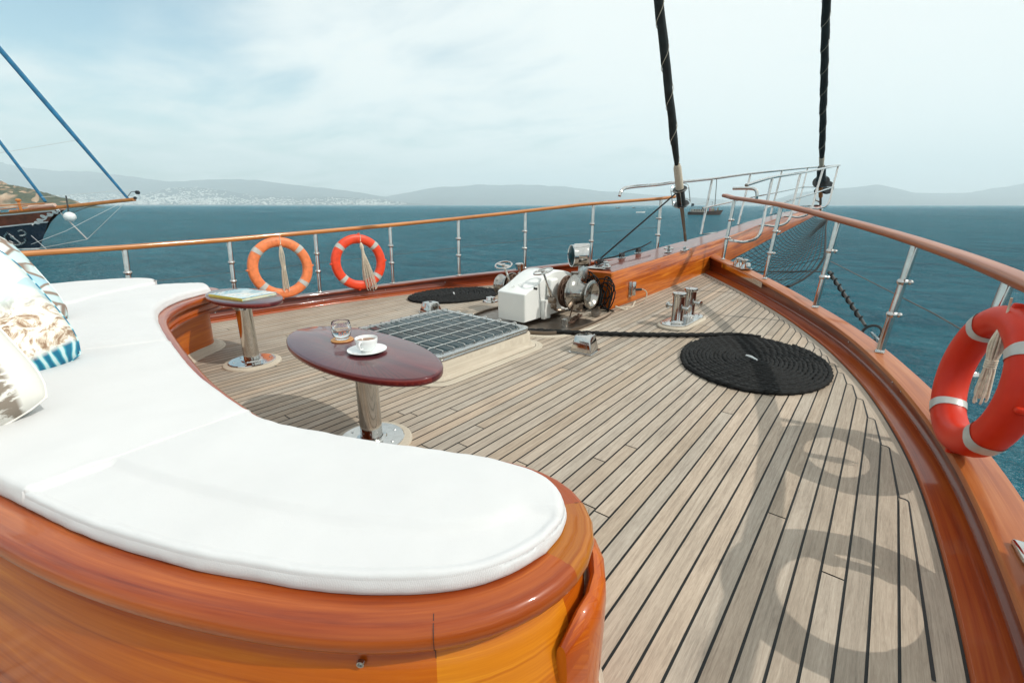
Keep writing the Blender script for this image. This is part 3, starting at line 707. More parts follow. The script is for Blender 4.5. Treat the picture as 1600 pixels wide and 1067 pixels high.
# ------------------------------------------------------------------ pulpit railing
def pulpit():
    root = empty('pulpit_rail', (-2, 8, 0.6))
    def S(u, v): return PPL(u, v, -1.87, KB)
    def Pp(u, v): return PPL(u, v, -2.9, KB)
    r = 0.021
    b = MB(); tp = [Pp(968, 306), Pp(972, 297), Pp(985, 292), Pp(1030, 288), Pp(1052, 285), Pp(1113, 279), Pp(1173, 271), Pp(1222, 266), Pp(1262, 262)]
    b.tube(catmull(tp, 6), r, 10); b.build('top_rail', M['chrome'], root)
    b = MB(); tp = [S(1166, 289), S(1207, 277), S(1251, 270), S(1286, 263), S(1312, 258)]
    b.tube(catmull(tp, 6), r, 10); b.build('top_rail', M['chrome'], root)
    b = MB(); b.tube([Pp(1262, 262), S(1312, 258)], r, 10); b.build('top_rail', M['chrome'], root)
    for pts in ([(1098, 325), (1160, 311), (1211, 301), (1255, 292)],):
        b = MB(); b.tube([Pp(*q) for q in pts], r * .7, 8); b.build('middle_rail', M['chrome'], root)
    b = MB(); b.tube([S(*q) for q in ((1196, 325), (1241, 311), (1275, 301), (1302, 292))], r * .7, 8); b.build('middle_rail', M['chrome'], root)
    b = MB(); b.tube([Pp(1255, 292), S(1302, 292)], r * .7, 8); b.build('middle_rail', M['chrome'], root)
    for (t, m) in (((1207, 277), (1187, 366)), ((1251, 270), (1233, 343)), ((1286, 264), (1266, 330)), ((1310, 259), (1294, 318))):
        a = S(*t); c = S(*m); y = c.y; xb = -2.319 + KB * y; e = Vector((xb + 0.005, y - 0.12, max(c.z - 0.10, BB(y) + 0.06)))
        pth = catmull([a, a.lerp(c, .5), c, c.lerp(e, .5) + Vector((0.06, 0, -0.06)), e + Vector((0.1, 0, -0.0)), e], 5)
        b = MB(); b.tube(pth, r, 10); b.build('post', M['chrome'], root)
    for (t, m, d) in (((1113, 279), (1095, 366), (1095, 380)), ((1173, 271), (1153, 351), (1155, 362)), ((1222, 266), (1204, 335), (1205, 344)), ((1262, 262), (1247, 322), (1247, 330))):
        a = Pp(*t); c = Pp(*m); y = c.y; xl = -2.319 + KB * y - float(np.interp(y, [4.2, 7, 15.8], [0.42, 0.40, 0.22])); e = Vector((xl + 0.06, y, BT(y)))
        b = MB(); b.tube([a, c, e.lerp(c, .3), e], r, 10); b.build('post', M['chrome'], root)
    b = MB(); b.tube([Pp(1120, 279), Pp(1117, 322)], 0.006, 5); b.build('brace_wire', M['wire'], root)
    tag(root, 'tall polished steel pulpit railing standing on the bowsprit', 'railing')
    # open ended grab tube at the end of the right handrail
    b = MB(); p0 = pt_on(1, 0.22, 6.5); p0.z = railz(p0.y) + 0.01
    A = PPL(1185, 304, p0.x - 0, 0); 
    pth = [Vector((p0.x, p0.y, p0.z)), p0 + Vector((0, 0, .08)), p0 + Vector((-.03, 0.01, .125)), p0 + Vector((-.1, .02, .14)), p0 + Vector((-.30, .06, .145))]
    b.tube(catmull(pth, 6), 0.019, 12); o = b.build('grab_tube', M['chrome']); tag(o, 'bent open ended steel tube on top of the brown handrail', 'grab rail')
pulpit()

# ------------------------------------------------------------------ bowsprit net
def net():
    NU, NV = 28, 19; g = []
    # inner edge along the underside of the beam, outer edge along the rope from stem to tip
    inner = catmull([(-1.99, 7.5, .16), (-1.93, 9.0, .28), (-1.85, 11, .46), (-1.75, 13, .62), (-1.66, 15.0, .80)], 12)
    outer = catmull([PPL(1200, 452, -1.4, .02), PPL(1234, 447, -1.1, .02), PPL(1268, 427, -.95, .02), PPL(1287, 404, -.85, .02), PPL(1290, 372, -.95, 0.0), PPL(1291, 350, -1.2, 0), PPL(1297, 338, -1.5, 0)], 8)
    inner = resample(inner, NU); outer = resample(outer, NU)
    for i in range(NU):
        row = []
        for j in range(NV):
            f = j / (NV - 1); p = inner[i].lerp(outer[i], f); p.z -= 0.42 * math.sin(math.pi * min(1, f * 1.0)) * (0.35 + 0.65 * math.sin(math.pi * i / (NU - 1))) * (0.9 - .5 * f)
            p.z += 0.015 * MN.noise(Vector((i * .5, j * .5, 0))); row.append(p)
        g.append(row)
    root = empty('bowsprit_net', (-1.8, 8, 0.3))
    b = MB()
    for i in range(NU): b.tube(g[i], 0.006, 4, caps=False)
    for j in range(NV): b.tube([g[i][j] for i in range(NU)], 0.006, 4, caps=False)
    b.build('mesh', M['net'], root, smooth=True, ang=180)
    b = MB(); b.tube(outer, 0.016, 6); b.build('edge_rope', M['net'], root)
    b = MB(); b.tube([PPL(1176, 424, -1.5, 0.0), PPL(1230, 424, -1.3, 0), PPL(1300, 424, -.9, 0)], 0.013, 6); b.build('stretcher_rope', M['net'], root)
    tag(root, 'black rope safety net slung under the bowsprit', 'net')
net()

# ------------------------------------------------------------------ furled forestays
def furled(path0, path1, r0, r1, turns, name_label, wrapped_from, drum):
    A = Vector(path0); B = Vector(path1); L = (B - A).length; d = (B - A).normalized()
    root = empty('furled_sail', A)
    n = int(L / 0.03); pts = []; rr = []
    for i in range(n + 1):
        s = L * i / n
        if s < wrapped_from: continue
        p = A + d * s + Vector((MN.noise(Vector((s * 2, 0, 1))), MN.noise(Vector((s * 2, 5, 1))), 0)) * 0.007; pts.append(p)
    side = d.orthogonal().normalized(); up = d.cross(side); rows = []; uv = []
    for k, p in enumerate(pts):
        s = wrapped_from + k * L / n; base = r0 + (r1 - r0) * min(1, s / L); base *= 1 + .09 * MN.noise(Vector((s * 3, 9, 2))); base *= min(1, .55 + (s - wrapped_from) * 1.3); row = []; u = []
        for j in range(20):
            th = 2 * math.pi * j / 20; ph = (th / (2 * math.pi) - s * turns) % 1.0
            rad = base * (0.90 + 0.20 * ph + .03 * MN.noise(Vector((s * 12, th * 2, 4)))); row.append(p + (side * math.cos(th) + up * math.sin(th)) * rad); u.append((s, base * th))
        rows.append(row); uv.append(u)
    b = MB(); b.quadgrid(rows, uv, wrapv=True); b.build('furled_cloth', M['black_cloth'], root, ang=40)
    b = MB(); lash = []
    for k in range(int((L - wrapped_from) / 0.02)):
        s = wrapped_from + k * 0.02; base = (r0 + (r1 - r0) * s / L) * 1.07 * min(1, .55 + (s - wrapped_from) * 1.3); th = 2 * math.pi * s * turns + 0.4
        lash.append(A + d * s + (side * math.cos(th) + up * math.sin(th)) * base)
    b.tube(lash, 0.0035, 4); b.build('lashing', M['beige'], root)
    return root, d
def stays():
    A = PPL(1071, 374, -2.03 - .045 * 6.2, .045); A = PPL(1071, 374, -2.03, 0); Bt = PPL(1029, 0, -2.03, 0); d = (Bt - A).normalized(); B = A + d * 9
    A.z = max(A.z, BT(A.y) + 0.01)
    root, d = furled(A, B, 0.040, 0.052, 2.6, '', 0.99, True)
    b = MB(); b.tube([A + d * .72, A + d * .99, A + d * 1.03], [.046, .043, .034], 14); b.build('tack_wrap', M['beige'], root)
    b = MB(); q = Vector((0, 0, 1)).rotation_difference(d)
    c = A + d * .66; b.lathe([(0, -.16), (.045, -.16), (.05, -.12), (.05, .06), (.035, .09)], c, d, 20)
    b.lathe([(.0, -.15), (.085, -.15), (.088, -.142), (.085, -.135), (0, -.135)], c, d, 28); b.lathe([(0, .048), (.080, .048), (.083, .055), (.08, .062), (0, .062)], c, d, 28); b.build('furling_drum', M['black'], root)
    b = MB()
    for z in (-.13, .075): b.tube([c + d * z + q @ Vector((.1 * math.cos(a), .1 * math.sin(a), 0)) for a in np.linspace(0, 6.2, 24)], 0.0045, 6, closed=True)
    for k in range(4):
        a = k * math.pi / 2 + .4; v = q @ Vector((.1 * math.cos(a), .1 * math.sin(a), 0)); b.tube([c + d * -.13 + v, c + d * .075 + v], 0.005, 6)
    b.build('drum_cage', M['chrome'], root)
    b = MB(); s = q @ Vector((0, 0.024, 0))
    for k in (-1, 1): b.tube([A + d * .06 + s * k * .4, A + d * .25 + s * k * .8, A + d * .50 + s * k], [.009, .012, .016], 8)
    b.tube([A - d * .02, A + d * .1], .018, 8); b.build('rigging_screw', M['dirty'], root)
    b = MB(); b.box((A.x, A.y + .03, BT(A.y) + 0.012), (.05, .22, .018), None, .004); b.box((A.x, A.y, BT(A.y) + .035), (.014, .09, .05), None, .003); b.build('chain_plate', M['steel'], root)
    tag(root, 'thick inner black furled sail with round drum on the bowsprit', 'furled sail', 'furled black headsails')
    # thin black furling line running aft
    b = MB(); b.tube([c + Vector((0, -.09, .02)), Vector((-2.42, 4.55, .52))], 0.009, 8); o = b.build('furling_line', M['black_rope']); tag(o, 'thin black line running down from the furling drum to the cleats', 'rope')
    # outer
    A = PPL(1282, 316, -1.62, 0); Bt = PPL(1291, 0, -1.62, 0); d = (Bt - A).normalized(); B = A + d * 14
    root, d = furled(A, B, 0.062, 0.082, 1.9, '', 1.62, False)
    b = MB(); b.tube([A + d * 1.34, A + d * 1.45, A + d * 1.75], [.03, .05, .06], 12); b.build('tack_wrap', M['beige'], root)
    b = MB(); q = Vector((0, 0, 1)).rotation_difference(d)
    b.lathe([(0, .95), (.12, .95), (.12, 1.0), (.10, 1.05), (.10, 1.3), (.07, 1.42), (0, 1.45)], A, d, 18); b.lathe([(0, .84), (.19, .84), (.19, .86), (0, .86)], A, d, 26); b.build('furling_drum', M['black'], root)
    b = MB(); c = A + d * .62 + Vector((cy_, sy_, 0)) * .17; b.lathe([(0, -.04), (.15, -.04), (.165, -.02), (.165, .02), (.15, .04), (0, .04)], c, (sy_, -cy_, .1), 28); b.build('line_reel', M['black'], root)
    b = MB(); b.tube([A + d * .25, A + d * .85], [.05, .06], 12); b.build('hub', M['boat_orange'], root)
    b = MB(); b.tube([A - d * .1, A + d * .3], .03, 8); b.tube([A + d * .8, A + d * .5 - Vector((.14, 0, 0)), A + d * .1 - Vector((.12, 0, 0)), A], .018, 8); b.build('rigging_screw', M['dirty'], root)
    tag(root, 'outer black furled sail rising from the tip of the bowsprit', 'furled sail', 'furled black headsails')
stays()

# ------------------------------------------------------------------ life rings
def torus(b, Ro, rt, M4, a0=0, a1=2 * math.pi, nu=72, nv=22, k=0.0, flat=1.0):
    full = abs(a1 - a0 - 2 * math.pi) < 1e-4; rows = []; uv = []; rc = Ro - rt
    for i in range(nu if full else nu + 1):
        a = a0 + (a1 - a0) * i / nu; row = []; u = []
        for j in range(nv):
            t = 2 * math.pi * j / nv; c, s = math.cos(t), math.sin(t)
            # squarish section
            e = 0.78; cc = math.copysign(abs(c) ** e, c); ss = math.copysign(abs(s) ** e, s)
            rr = rc + (rt + k) * cc; x = (rt * flat + k) * ss
            row.append(M4 @ Vector((x, rr * math.cos(a), rr * math.sin(a)))); u.append((a * Ro, t * rt))
        rows.append(row); uv.append(u)
    b.quadgrid(rows, uv, wrapu=full, wrapv=True)
def life_ring(c, phi, tilt, Ro, rt, mat, label, bands, name='life_ring', fl=.8):
    M4 = Matrix.Translation(c) @ Matrix.Rotation(phi, 4, 'Z') @ Matrix.Rotation(tilt, 4, 'Y')
    root = empty(name, c)
    b = MB(); torus(b, Ro, rt, M4, flat=fl); b.build('ring', mat, root, ang=180)
    for a in bands:
        b = MB(); torus(b, Ro, rt, M4, R(a) - .085, R(a) + .085, 8, 22, 0.0025, fl); b.build('reflective_band', M['reflect'], root, ang=180)
    for a in (bands[0] + 42, bands[1] + 42, bands[2] + 42, bands[3] + 42):
        b = MB(); a = R(a); q = M4.to_3x3(); cc = M4 @ Vector((0, (Ro - .006) * math.cos(a), (Ro - .006) * math.sin(a))); b.box(cc, (rt * .9, .04, .022), q @ Matrix.Rotation(a, 3, 'X'), .008); b.build('line_lug', mat, root)
    b = MB()
    for j in range(2): torus(b, Ro - rt * .7, 0.0016, M4 @ Matrix.Translation(((-1) ** j * rt * .74, 0, 0)), nu=60, nv=5)
    b.build('moulding_seam', mat, root, ang=180)
    tag(root, label, 'life ring', 'orange life rings hanging on the rails'); return M4
def hank(top, length, fan, label, bundle=14, side=Vector((0, 1, 0)), tie=.25, wd=.022, lean=Vector((0, 0, 0))):
    root = empty('rope_hank', top); rr = random.Random(4); b = MB(); top = Vector(top); nrm = side.cross(Vector((0, 0, 1)))
    for k in range(bundle):
        a = 2 * math.pi * k / bundle; rx, ry = math.cos(a), math.sin(a)
        def P(f, w): return top + lean * f + Vector((0, 0, -length * f)) + side * (w * rx) + nrm * (w * .7 * ry)
        w1 = wd * rr.uniform(.6, 1.0); w2 = wd * .55; w3 = fan * rr.uniform(.55, 1.1); e = rr.uniform(.92, 1.05)
        b.tube(catmull([P(.02, w2 * .4), P(tie * .5, w1), P(tie, w2), P(.6, w3 * .75), P(e * .93, w3), P(e, w3 * .8)], 5), 0.0042, 5)
    b.build('strands', M['hank'], root, ang=180)
    b = MB(); c = top + lean * tie + Vector((0, 0, -length * tie))
    for k in range(4): b.tube([c + Vector((0, 0, .009 * k - .015)) + side * (wd * .66 * math.cos(a)) + nrm * (wd * .5 * math.sin(a)) for a in np.linspace(0, 5.9, 14)], .0042, 5, closed=True)
    b.build('binding', M['hank'], root, ang=180); b = MB(); b.tube([top + Vector((0, 0, .10)), top + side * .006 + Vector((0, 0, .03)), top - lean * .0], .004, 5); b.build('hanging_loop', M['hank'], root, ang=180); tag(root, label, 'rope', 'rope hanks hanging in the life rings')
def rings():
    def tang(side, y):
        a = pt_on(side, .12, y - .1); b = pt_on(side, .12, y + .1); return math.atan2(-(b.x - a.x), b.y - a.y)
    c = Vector((-4.93, 2.22, .445)); t1 = tang(-1, 2.22)
    life_ring(c, t1 - .05, R(-5), .318, .050, M['orange_old'], 'faded pale orange life ring on the left rail behind the magazine table', (42, 138, 222, 318))
    hank(Vector((-4.87, 2.22, .69)), .48, .035, 'looped cream rope hank tied inside the faded orange ring', 12, Vector((0, 1, 0)), .5, .03)
    c = Vector((-4.77, 3.05, .44)); t2 = tang(-1, 3.05)
    life_ring(c, t2, R(-5), .318, .052, M['orange'], 'bright red orange life ring on the left rail beyond the pale one', (42, 138, 222, 318))
    hank(Vector((-4.70, 3.05, .68)), .55, .075, 'long frayed cream rope tassel hanging in the bright red ring', 26, Vector((0, 1, 0)), .22, .022, Vector((0, .09, 0)))
    c = Vector((.388, 2.43, .425))
    life_ring(c, .22, R(7), .298, .056, M['orange_near'], 'large red orange life ring hanging on the right rail at the picture edge', (48, 138, 222, 312), fl=.96)
    hank(Vector((.385, 2.39, .66)), .30, .03, 'cream rope hank tied inside the near right life ring', 12, Vector((.3, .95, 0)), .5, .03)
    c = Vector((.50, 1.53, .437))
    life_ring(c, .05, R(-1), .308, .055, M['orange_near'], 'life ring on the right rail outside the picture whose shadow falls on the deck', (48, 138, 222, 312))
    # hooks
    for p, lab in (((-4.96, 2.24, .77), 'pale'), ((-4.79, 3.07, .80), 'bright')):
        pass
rings()

# ------------------------------------------------------------------ sofa
IN = [(-.405, .60), (-.415, .68), (-.455, .735), (-.52, .765), (-.60, .760), (-.69, .73), (-.79, .68), (-1.02, .56), (-1.32, .455), (-1.69, .451), (-2.03, .475), (-2.63, .558), (-3.2, .66), (-3.5, .78), (-3.71, .93), (-3.85, 1.09), (-3.93, 1.22)]
OUT = [(-.405, .60), (-.425, .515), (-.475, .43), (-.56, .35), (-.66, .28), (-.78, .215), (-.90, .155), (-1.16, .055), (-1.53, -.05), (-2.1, -.22), (-2.9, -.47), (-3.5, -.6), (-3.88, -.25), (-4.08, .38), (-4.38, .98), (-4.22, 1.26), (-3.93, 1.22)]
def loop2(off):
    a = catmull([(x, y, 0) for x, y in IN], 8); c = catmull([(x, y, 0) for x, y in OUT], 8)
    return a, c
def offset_path(P, d, closed=False):
    out = []; n = len(P)
    for i, p in enumerate(P):
        a = P[(i - 1) % n] if closed or i else p; c = P[(i + 1) % n] if closed or i < n - 1 else p
        T = (c - a).normalized(); out.append(p + Vector((T.y, -T.x, 0)) * d)
    return out
SI, SO = loop2(0)
# closed sofa outline, counter-clockwise seen from above is not guaranteed; orient so that +offset is outward
OUTL = SO[:-1] + SI[::-1][:-1]
OUTL = [p.copy() for i, p in enumerate(OUTL) if i == 0 or (p - OUTL[i - 1]).length > 1e-4]
def area(P): return sum(P[i].x * P[(i + 1) % len(P)].y - P[(i + 1) % len(P)].x * P[i].y for i in range(len(P))) / 2
if area(OUTL) < 0: OUTL = OUTL[::-1]
OUTL = resample(OUTL + [OUTL[0]], 260)[:-1]
def smooth_closed(P, k=3):
    for _ in range(k): P = [(P[i - 1] + P[i] * 2 + P[(i + 1) % len(P)]) / 4 for i in range(len(P))]
    return P
OUTL = smooth_closed(OUTL, 4)
def front_weight():
    w = []
    for i, p in enumerate(OUTL):
        a = OUTL[i - 1]; c = OUTL[(i + 1) % len(OUTL)]; T = (c - a).normalized(); nv = Vector((T.y, -T.x, 0))
        w.append(1.0 if (nv.y > .1 and p.x < -.5) or (p.x < -3.4 and nv.x > .3 and p.y > .7) else 0.0)
    for _ in range(4): w = [(w[i - 1] + w[i] + w[(i + 1) % len(w)]) / 3 for i in range(len(w))]
    return w
WF = front_weight()
def sofa():
    root = empty('bench_seat', (-2, .2, 0))
    def ringsec(secs, name, mat, ang=40):
        base_ = [offset_path(OUTL, d[0] if isinstance(d, tuple) else d, True) for d, z in secs]; alt_ = [offset_path(OUTL, d[1] if isinstance(d, tuple) else d, True) for d, z in secs]
        rows = []; uv = []; cols = [smooth_closed([q.lerp(q2, WF[i]) + Vector((0, 0, (z[0] * (1 - WF[i]) + z[1] * WF[i]) if isinstance(z, tuple) else z)) for i, (q, q2) in enumerate(zip(bs_, al_))], 2) for (d, z), bs_, al_ in zip(secs, base_, alt_)]
        L = 0; n = len(OUTL)
        for i in range(n):
            if i: L += (OUTL[i] - OUTL[i - 1]).length
            rows.append([c[i] for c in cols]); s_ = 0; u = []
            for j in range(len(cols)):
                if j: s_ += (cols[j][0] - cols[j - 1][0]).length
                u.append((L, s_))
            uv.append(u)
        b = MB(); b.quadgrid(rows, uv, wrapu=True, flip=True); return b.build(name, mat, root, ang=ang)
    zt = .440
    cum = [0]
    for i in range(1, len(OUTL)): cum.append(cum[-1] + (OUTL[i] - OUTL[i - 1]).length)
    def u_at(u, v, z):
        q = PZ(u, v, z); return cum[min(range(len(OUTL)), key=lambda i: (OUTL[i] - Vector((q.x, q.y, 0))).length)]
    ua, ub = u_at(664, 960, .44), u_at(905, 775, .44); lo_, hi_ = min(ua, ub), max(ua, ub)
    dirn = 1 if ub > ua else -1
    st1 = [(0.0, (0.24, 0.032, 0.002)), (0.4, (0.44, 0.095, 0.004)), (0.8, (0.58, 0.165, 0.008)), (1.0, (0.66, 0.23, 0.014))]
    end_t, far_t = (0.84, 0.66, .6), (1.10, 1.28, 1.2)
    MP = varnish('varnished_amber_boards', st1, 1.0, 22, crough=.2, coat=.9, bands=[(-99, (.86, .70, .6)), (ua, (1.10, 1.30, 1.2))])
    st2 = [(0.0, (0.14, 0.018, 0.002)), (0.4, (0.30, 0.070, 0.006)), (0.75, (0.41, 0.125, 0.012)), (1.0, (0.51, 0.18, 0.022))]
    MR = varnish('varnished_brown_boards', st2, 1.2, 26, coat=1.2, bands=[(-99, (1.0, 1.12, 1.0)), (ua, (.80, .66, .7)), (ub, (.88, .60, .7))])
    # rounded capping
    pr = [(-.03, zt - .004), (.045, zt), (.058, zt - .002)]
    for a in np.linspace(80, -80, 9): pr.append((.060 + .022 * math.cos(R(a)), zt - .026 + .026 * math.sin(R(a))))
    pr += [(.058, zt - .053), (.040, zt - .056)]
    ringsec(pr, 'capping', MR, 60)
    ringsec([(.038, zt - .050), (.040, zt - .064)], 'shadow_gap', M['caulk'])  # black strip painting in the shade line below the capping
    lo = .325
    ringsec([(.036, zt - .058), (.044, zt - .066), ((.057, .050), zt - .10), ((.060, .046), (lo + .01, lo + .03)), ((.068, .054), (lo - .03, lo + .012))], 'front_panel', MP)
    ringsec([((.049, .050), lo + .016), ((.0495, .066), lo + .012), ((.050, .072), lo + .002), ((.050, .068), lo - .010), ((.050, .05), lo - .016), ((.050, -.03), lo - .018)], 'lip_moulding', M['rim'])
    ringsec([((.0595, -.025), lo + .006), ((.0635, -.025), lo - .012), ((.083, -.03), .22), ((.115, -.035), .06), ((.123, -.03), .02), ((.126, -.02), .004)], 'plinth', MP)
    ringsec([((.05, -.04), .05), ((.055, -.02), .035), ((.075, .03), .012), ((.135, .04), .005)], 'foot_board', M['bleach'])
    # screw plug on the near panel
    q = PZ(583, 1021, .36); k = min(OUTL, key=lambda p: (p - Vector((q.x, q.y, 0))).length); i = OUTL.index(k); T = (OUTL[(i + 1) % len(OUTL)] - OUTL[i - 1]).normalized(); nv = Vector((T.y, -T.x, 0))
    b = MB(); b.lathe([(.0, .002), (.0035, .002), (.004, .005), (.0065, .005), (.0075, .0)], Vector((k.x, k.y, .355)) + nv * .0565, nv, 16); b.build('drain_plug', M['steel'], root)
    # dark butt seams in the capping and the panel
    for (u, v, z) in ((664, 960, .44), (905, 775, .44)):
        q = PZ(u, v, z); k = min(OUTL, key=lambda p: (p - Vector((q.x, q.y, 0))).length); i = OUTL.index(k); T = (OUTL[(i + 1) % len(OUTL)] - OUTL[i - 1]).normalized(); nv = Vector((T.y, -T.x, 0))
        b = MB(); pts = [Vector((k.x, k.y, 0)) + nv * (d + .0002) + Vector((0, 0, z_ + .0003)) for d, z_ in pr[1:-1]]
        b.quadgrid([[p - T * .0006 for p in pts], [p + T * .0006 for p in pts]]); b.build('butt_seam', M['caulk'], root)
        b = MB(); pts = [Vector((k.x, k.y, 0)) + nv * (d + .0006) + Vector((0, 0, z_)) for d, z_ in [(.052, zt - .064), (.050, zt - .10), (.050, .10)]]
        b.quadgrid([[p - T * .0006 for p in pts], [p + T * .0006 for p in pts]]); b.build('butt_seam', M['caulk'], root)
    # rubbing board standing against the end of the seat
    k0 = min(range(len(OUTL)), key=lambda i: (OUTL[i] - Vector((-.40, .66, 0))).length)
    path = []
    N = len(OUTL); base = smooth_closed(offset_path(OUTL, .078, True), 2)
    cand = [(k0 + j) % N for j in range(-14, 15)]; idx = [i for i in cand if OUTL[i].y > .545 and OUTL[i].x > -.60]
    # order idx so the path runs from the aft end
    pp = [base[i] for i in idx]
    if pp[0].y > pp[-1].y: pp = pp[::-1]
    rows = []; uv = []; L = 0
    m = len(pp)
    for i, p in enumerate(pp):
        T = (pp[min(i + 1, m - 1)] - pp[max(i - 1, 0)]).normalized(); nv = Vector((T.y, -T.x, 0)); L += (p - pp[i - 1]).length if i else 0
        f = i / (m - 1); zt2 = .385 if True else 0; e = min(f, 1 - f) / .12; zt2 = .30 + .045 * min(1, max(0, e)) ** .5; th = .02 + .012 * min(1, e)
        sec = [(-.002, 0.01), (-.002, zt2 - .02), (.002, zt2 - .006), (.008, zt2), (.016, zt2 - .003), (th, zt2 - .015), (th + .004, zt2 - .06), (th + .004, .2), (th, .01)]
        rows.append([p + nv * a + Vector((0, 0, z)) for a, z in sec]); uv.append([(z, L + a) for a, z in sec])
    b = MB(); b.quadgrid(rows, uv, flip=False); b.face(rows[0]); b.face(rows[-1][::-1]); b.build('end_board', M['panel'], root, ang=50)
    tag(root, 'curved horseshoe bench of varnished orange wood under the white cushions', 'bench')
sofa()

def seg_dist(px, py, poly):
    best = 1e9; n = len(poly)
    for i in range(n):
        ax, ay = poly[i]; bx, by = poly[(i + 1) % n]; dx, dy = bx - ax, by - ay; t = ((px - ax) * dx + (py - ay) * dy) / (dx * dx + dy * dy + 1e-12); t = max(0, min(1, t))
        d = math.hypot(px - ax - t * dx, py - ay - t * dy)
        if d < best: best = d
    return best
def pdist(p, a, b):
    ab = b - a; t = max(0, min(1, (p - a).dot(ab) / (ab.dot(ab) + 1e-12))); return math.hypot(p.x - a.x - t * ab.x, p.y - a.y - t * ab.y)
def cushion(I, O, label, z0, z1, r=.024, group=None, nu=70, step=0.0, wr=.006, tip=False, seed=0.0, puff=.006):
    I = resample(I, nu + 1); O = resample(O, nu + 1)
    def clus(n, e): 
        t = np.linspace(0, 1, n); return [float(x) for x in (t - e * np.sin(2 * np.pi * t) / (2 * np.pi))]
    ti = clus(nu + 1, .85); NS = 65 if step else 27; sj = clus(NS, .85); n2 = nu
    def at(P, t):
        x = t * nu; k = min(nu - 1, int(x)); return P[k].lerp(P[k + 1], x - k)
    B = [[at(I, t).lerp(at(O, t), s) for s in sj] for t in ti]
    if tip:
        for j in range(NS): B[0][j] = at(I, 0)
    poly = [(p.x, p.y) for p in I[::2]] + [(p.x, p.y) for p in O[::-1][::2]]
    poly = [poly[i] for i in range(len(poly)) if math.dist(poly[i], poly[i - 1]) > 1e-4]
    rows = []
    for i, rw in enumerate(B):
        row = []
        for j, p in enumerate(rw):
            d = seg_dist(p.x, p.y, poly)
            ends = [pdist(p, I[-1], O[-1])] + ([] if tip else [pdist(p, I[0], O[0])]); re_ = .007 if min(ends) <= d + 1e-5 and (I[-1] - O[-1]).length > .05 else r
            z = z1 if d >= re_ else z1 - re_ + math.sqrt(max(0, re_ * re_ - (re_ - d) ** 2))
            z += puff * min(1, d / .12)
            if step and d > 0:
                # stitched ledge along the outer edge
                do = min((p - q).length for q in O[::2]); thr = float(np.interp(-p.x, [.45, .55, .68, .9, 1.4], [.07, .10, .12, .135, .15])); e = (do - thr) / .004; e = 1 / (1 + math.exp(-max(-30, min(30, e)))); z += step * (e - 1) * min(1, d / r) - .004 * math.exp(-((do - thr) / .005) ** 2)
            nz = MN.fractal(Vector((p.x * 4 + seed, p.y * 4, seed)), .9, 2, 4); nz2 = MN.noise(Vector((p.x * 22 + seed, p.y * 22, 1 + seed)))
            edge_f = max(0, 1 - d / .07)
            z += wr * nz * min(1, d / .02) + wr * .9 * nz2 * edge_f * min(1, d / .008)
            row.append(Vector((p.x, p.y, z)))
        rows.append(row)
    b = MB(); b.quadgrid(rows, [[(p.x, p.y) for p in rw] for rw in rows], flip=False)
    loop = [rw[0] for rw in rows] + (rows[-1][1:-1]) + [rw[-1] for rw in rows[::-1]] + ([] if tip else rows[0][::-1][1:-1])
    c = sum((p for p in loop), Vector()) / len(loop); sk = []
    for k, f in enumerate((0, .25, .55, .85, 1.0)):
        rr2 = []
        for i, p in enumerate(loop):
            a = loop[i - 1]; e = loop[(i + 1) % len(loop)]; T = Vector((e.x - a.x, e.y - a.y, 0)); T = T.normalized() if T.length > 1e-6 else Vector((1, 0, 0)); nv = Vector((T.y, -T.x, 0))
            bul = .005 * math.sin(math.pi * f) - (.006 if f == 1 else 0); w_ = .003 * MN.noise(Vector((p.x * 25, p.y * 25, f * 2 + seed))) * math.sin(math.pi * f)
            sgn = SG[0]
            rr2.append(Vector((p.x, p.y, 0)) + nv * sgn * (bul + w_) + Vector((0, 0, p.z + (z0 - p.z) * f)))
        sk.append(rr2)
    b.quadgrid(sk, [[(i * .02, j * .02) for i in range(len(loop))] for j in range(5)], wrapv=True, flip=True)
    o = b.build('cushion', M['cloth'], smooth=True, ang=75)
    bm = bmesh.new(); bm.from_mesh(o.data); bmesh.ops.recalc_face_normals(bm, faces=bm.faces); bm.to_mesh(o.data); bm.free()
    tag(o, label, 'cushion', group); return o
SG = [1]
def split(P, x):          # index where the polyline first passes x
    for i, p in enumerate(P):
        if p.x < x: return i
    return len(P) - 1
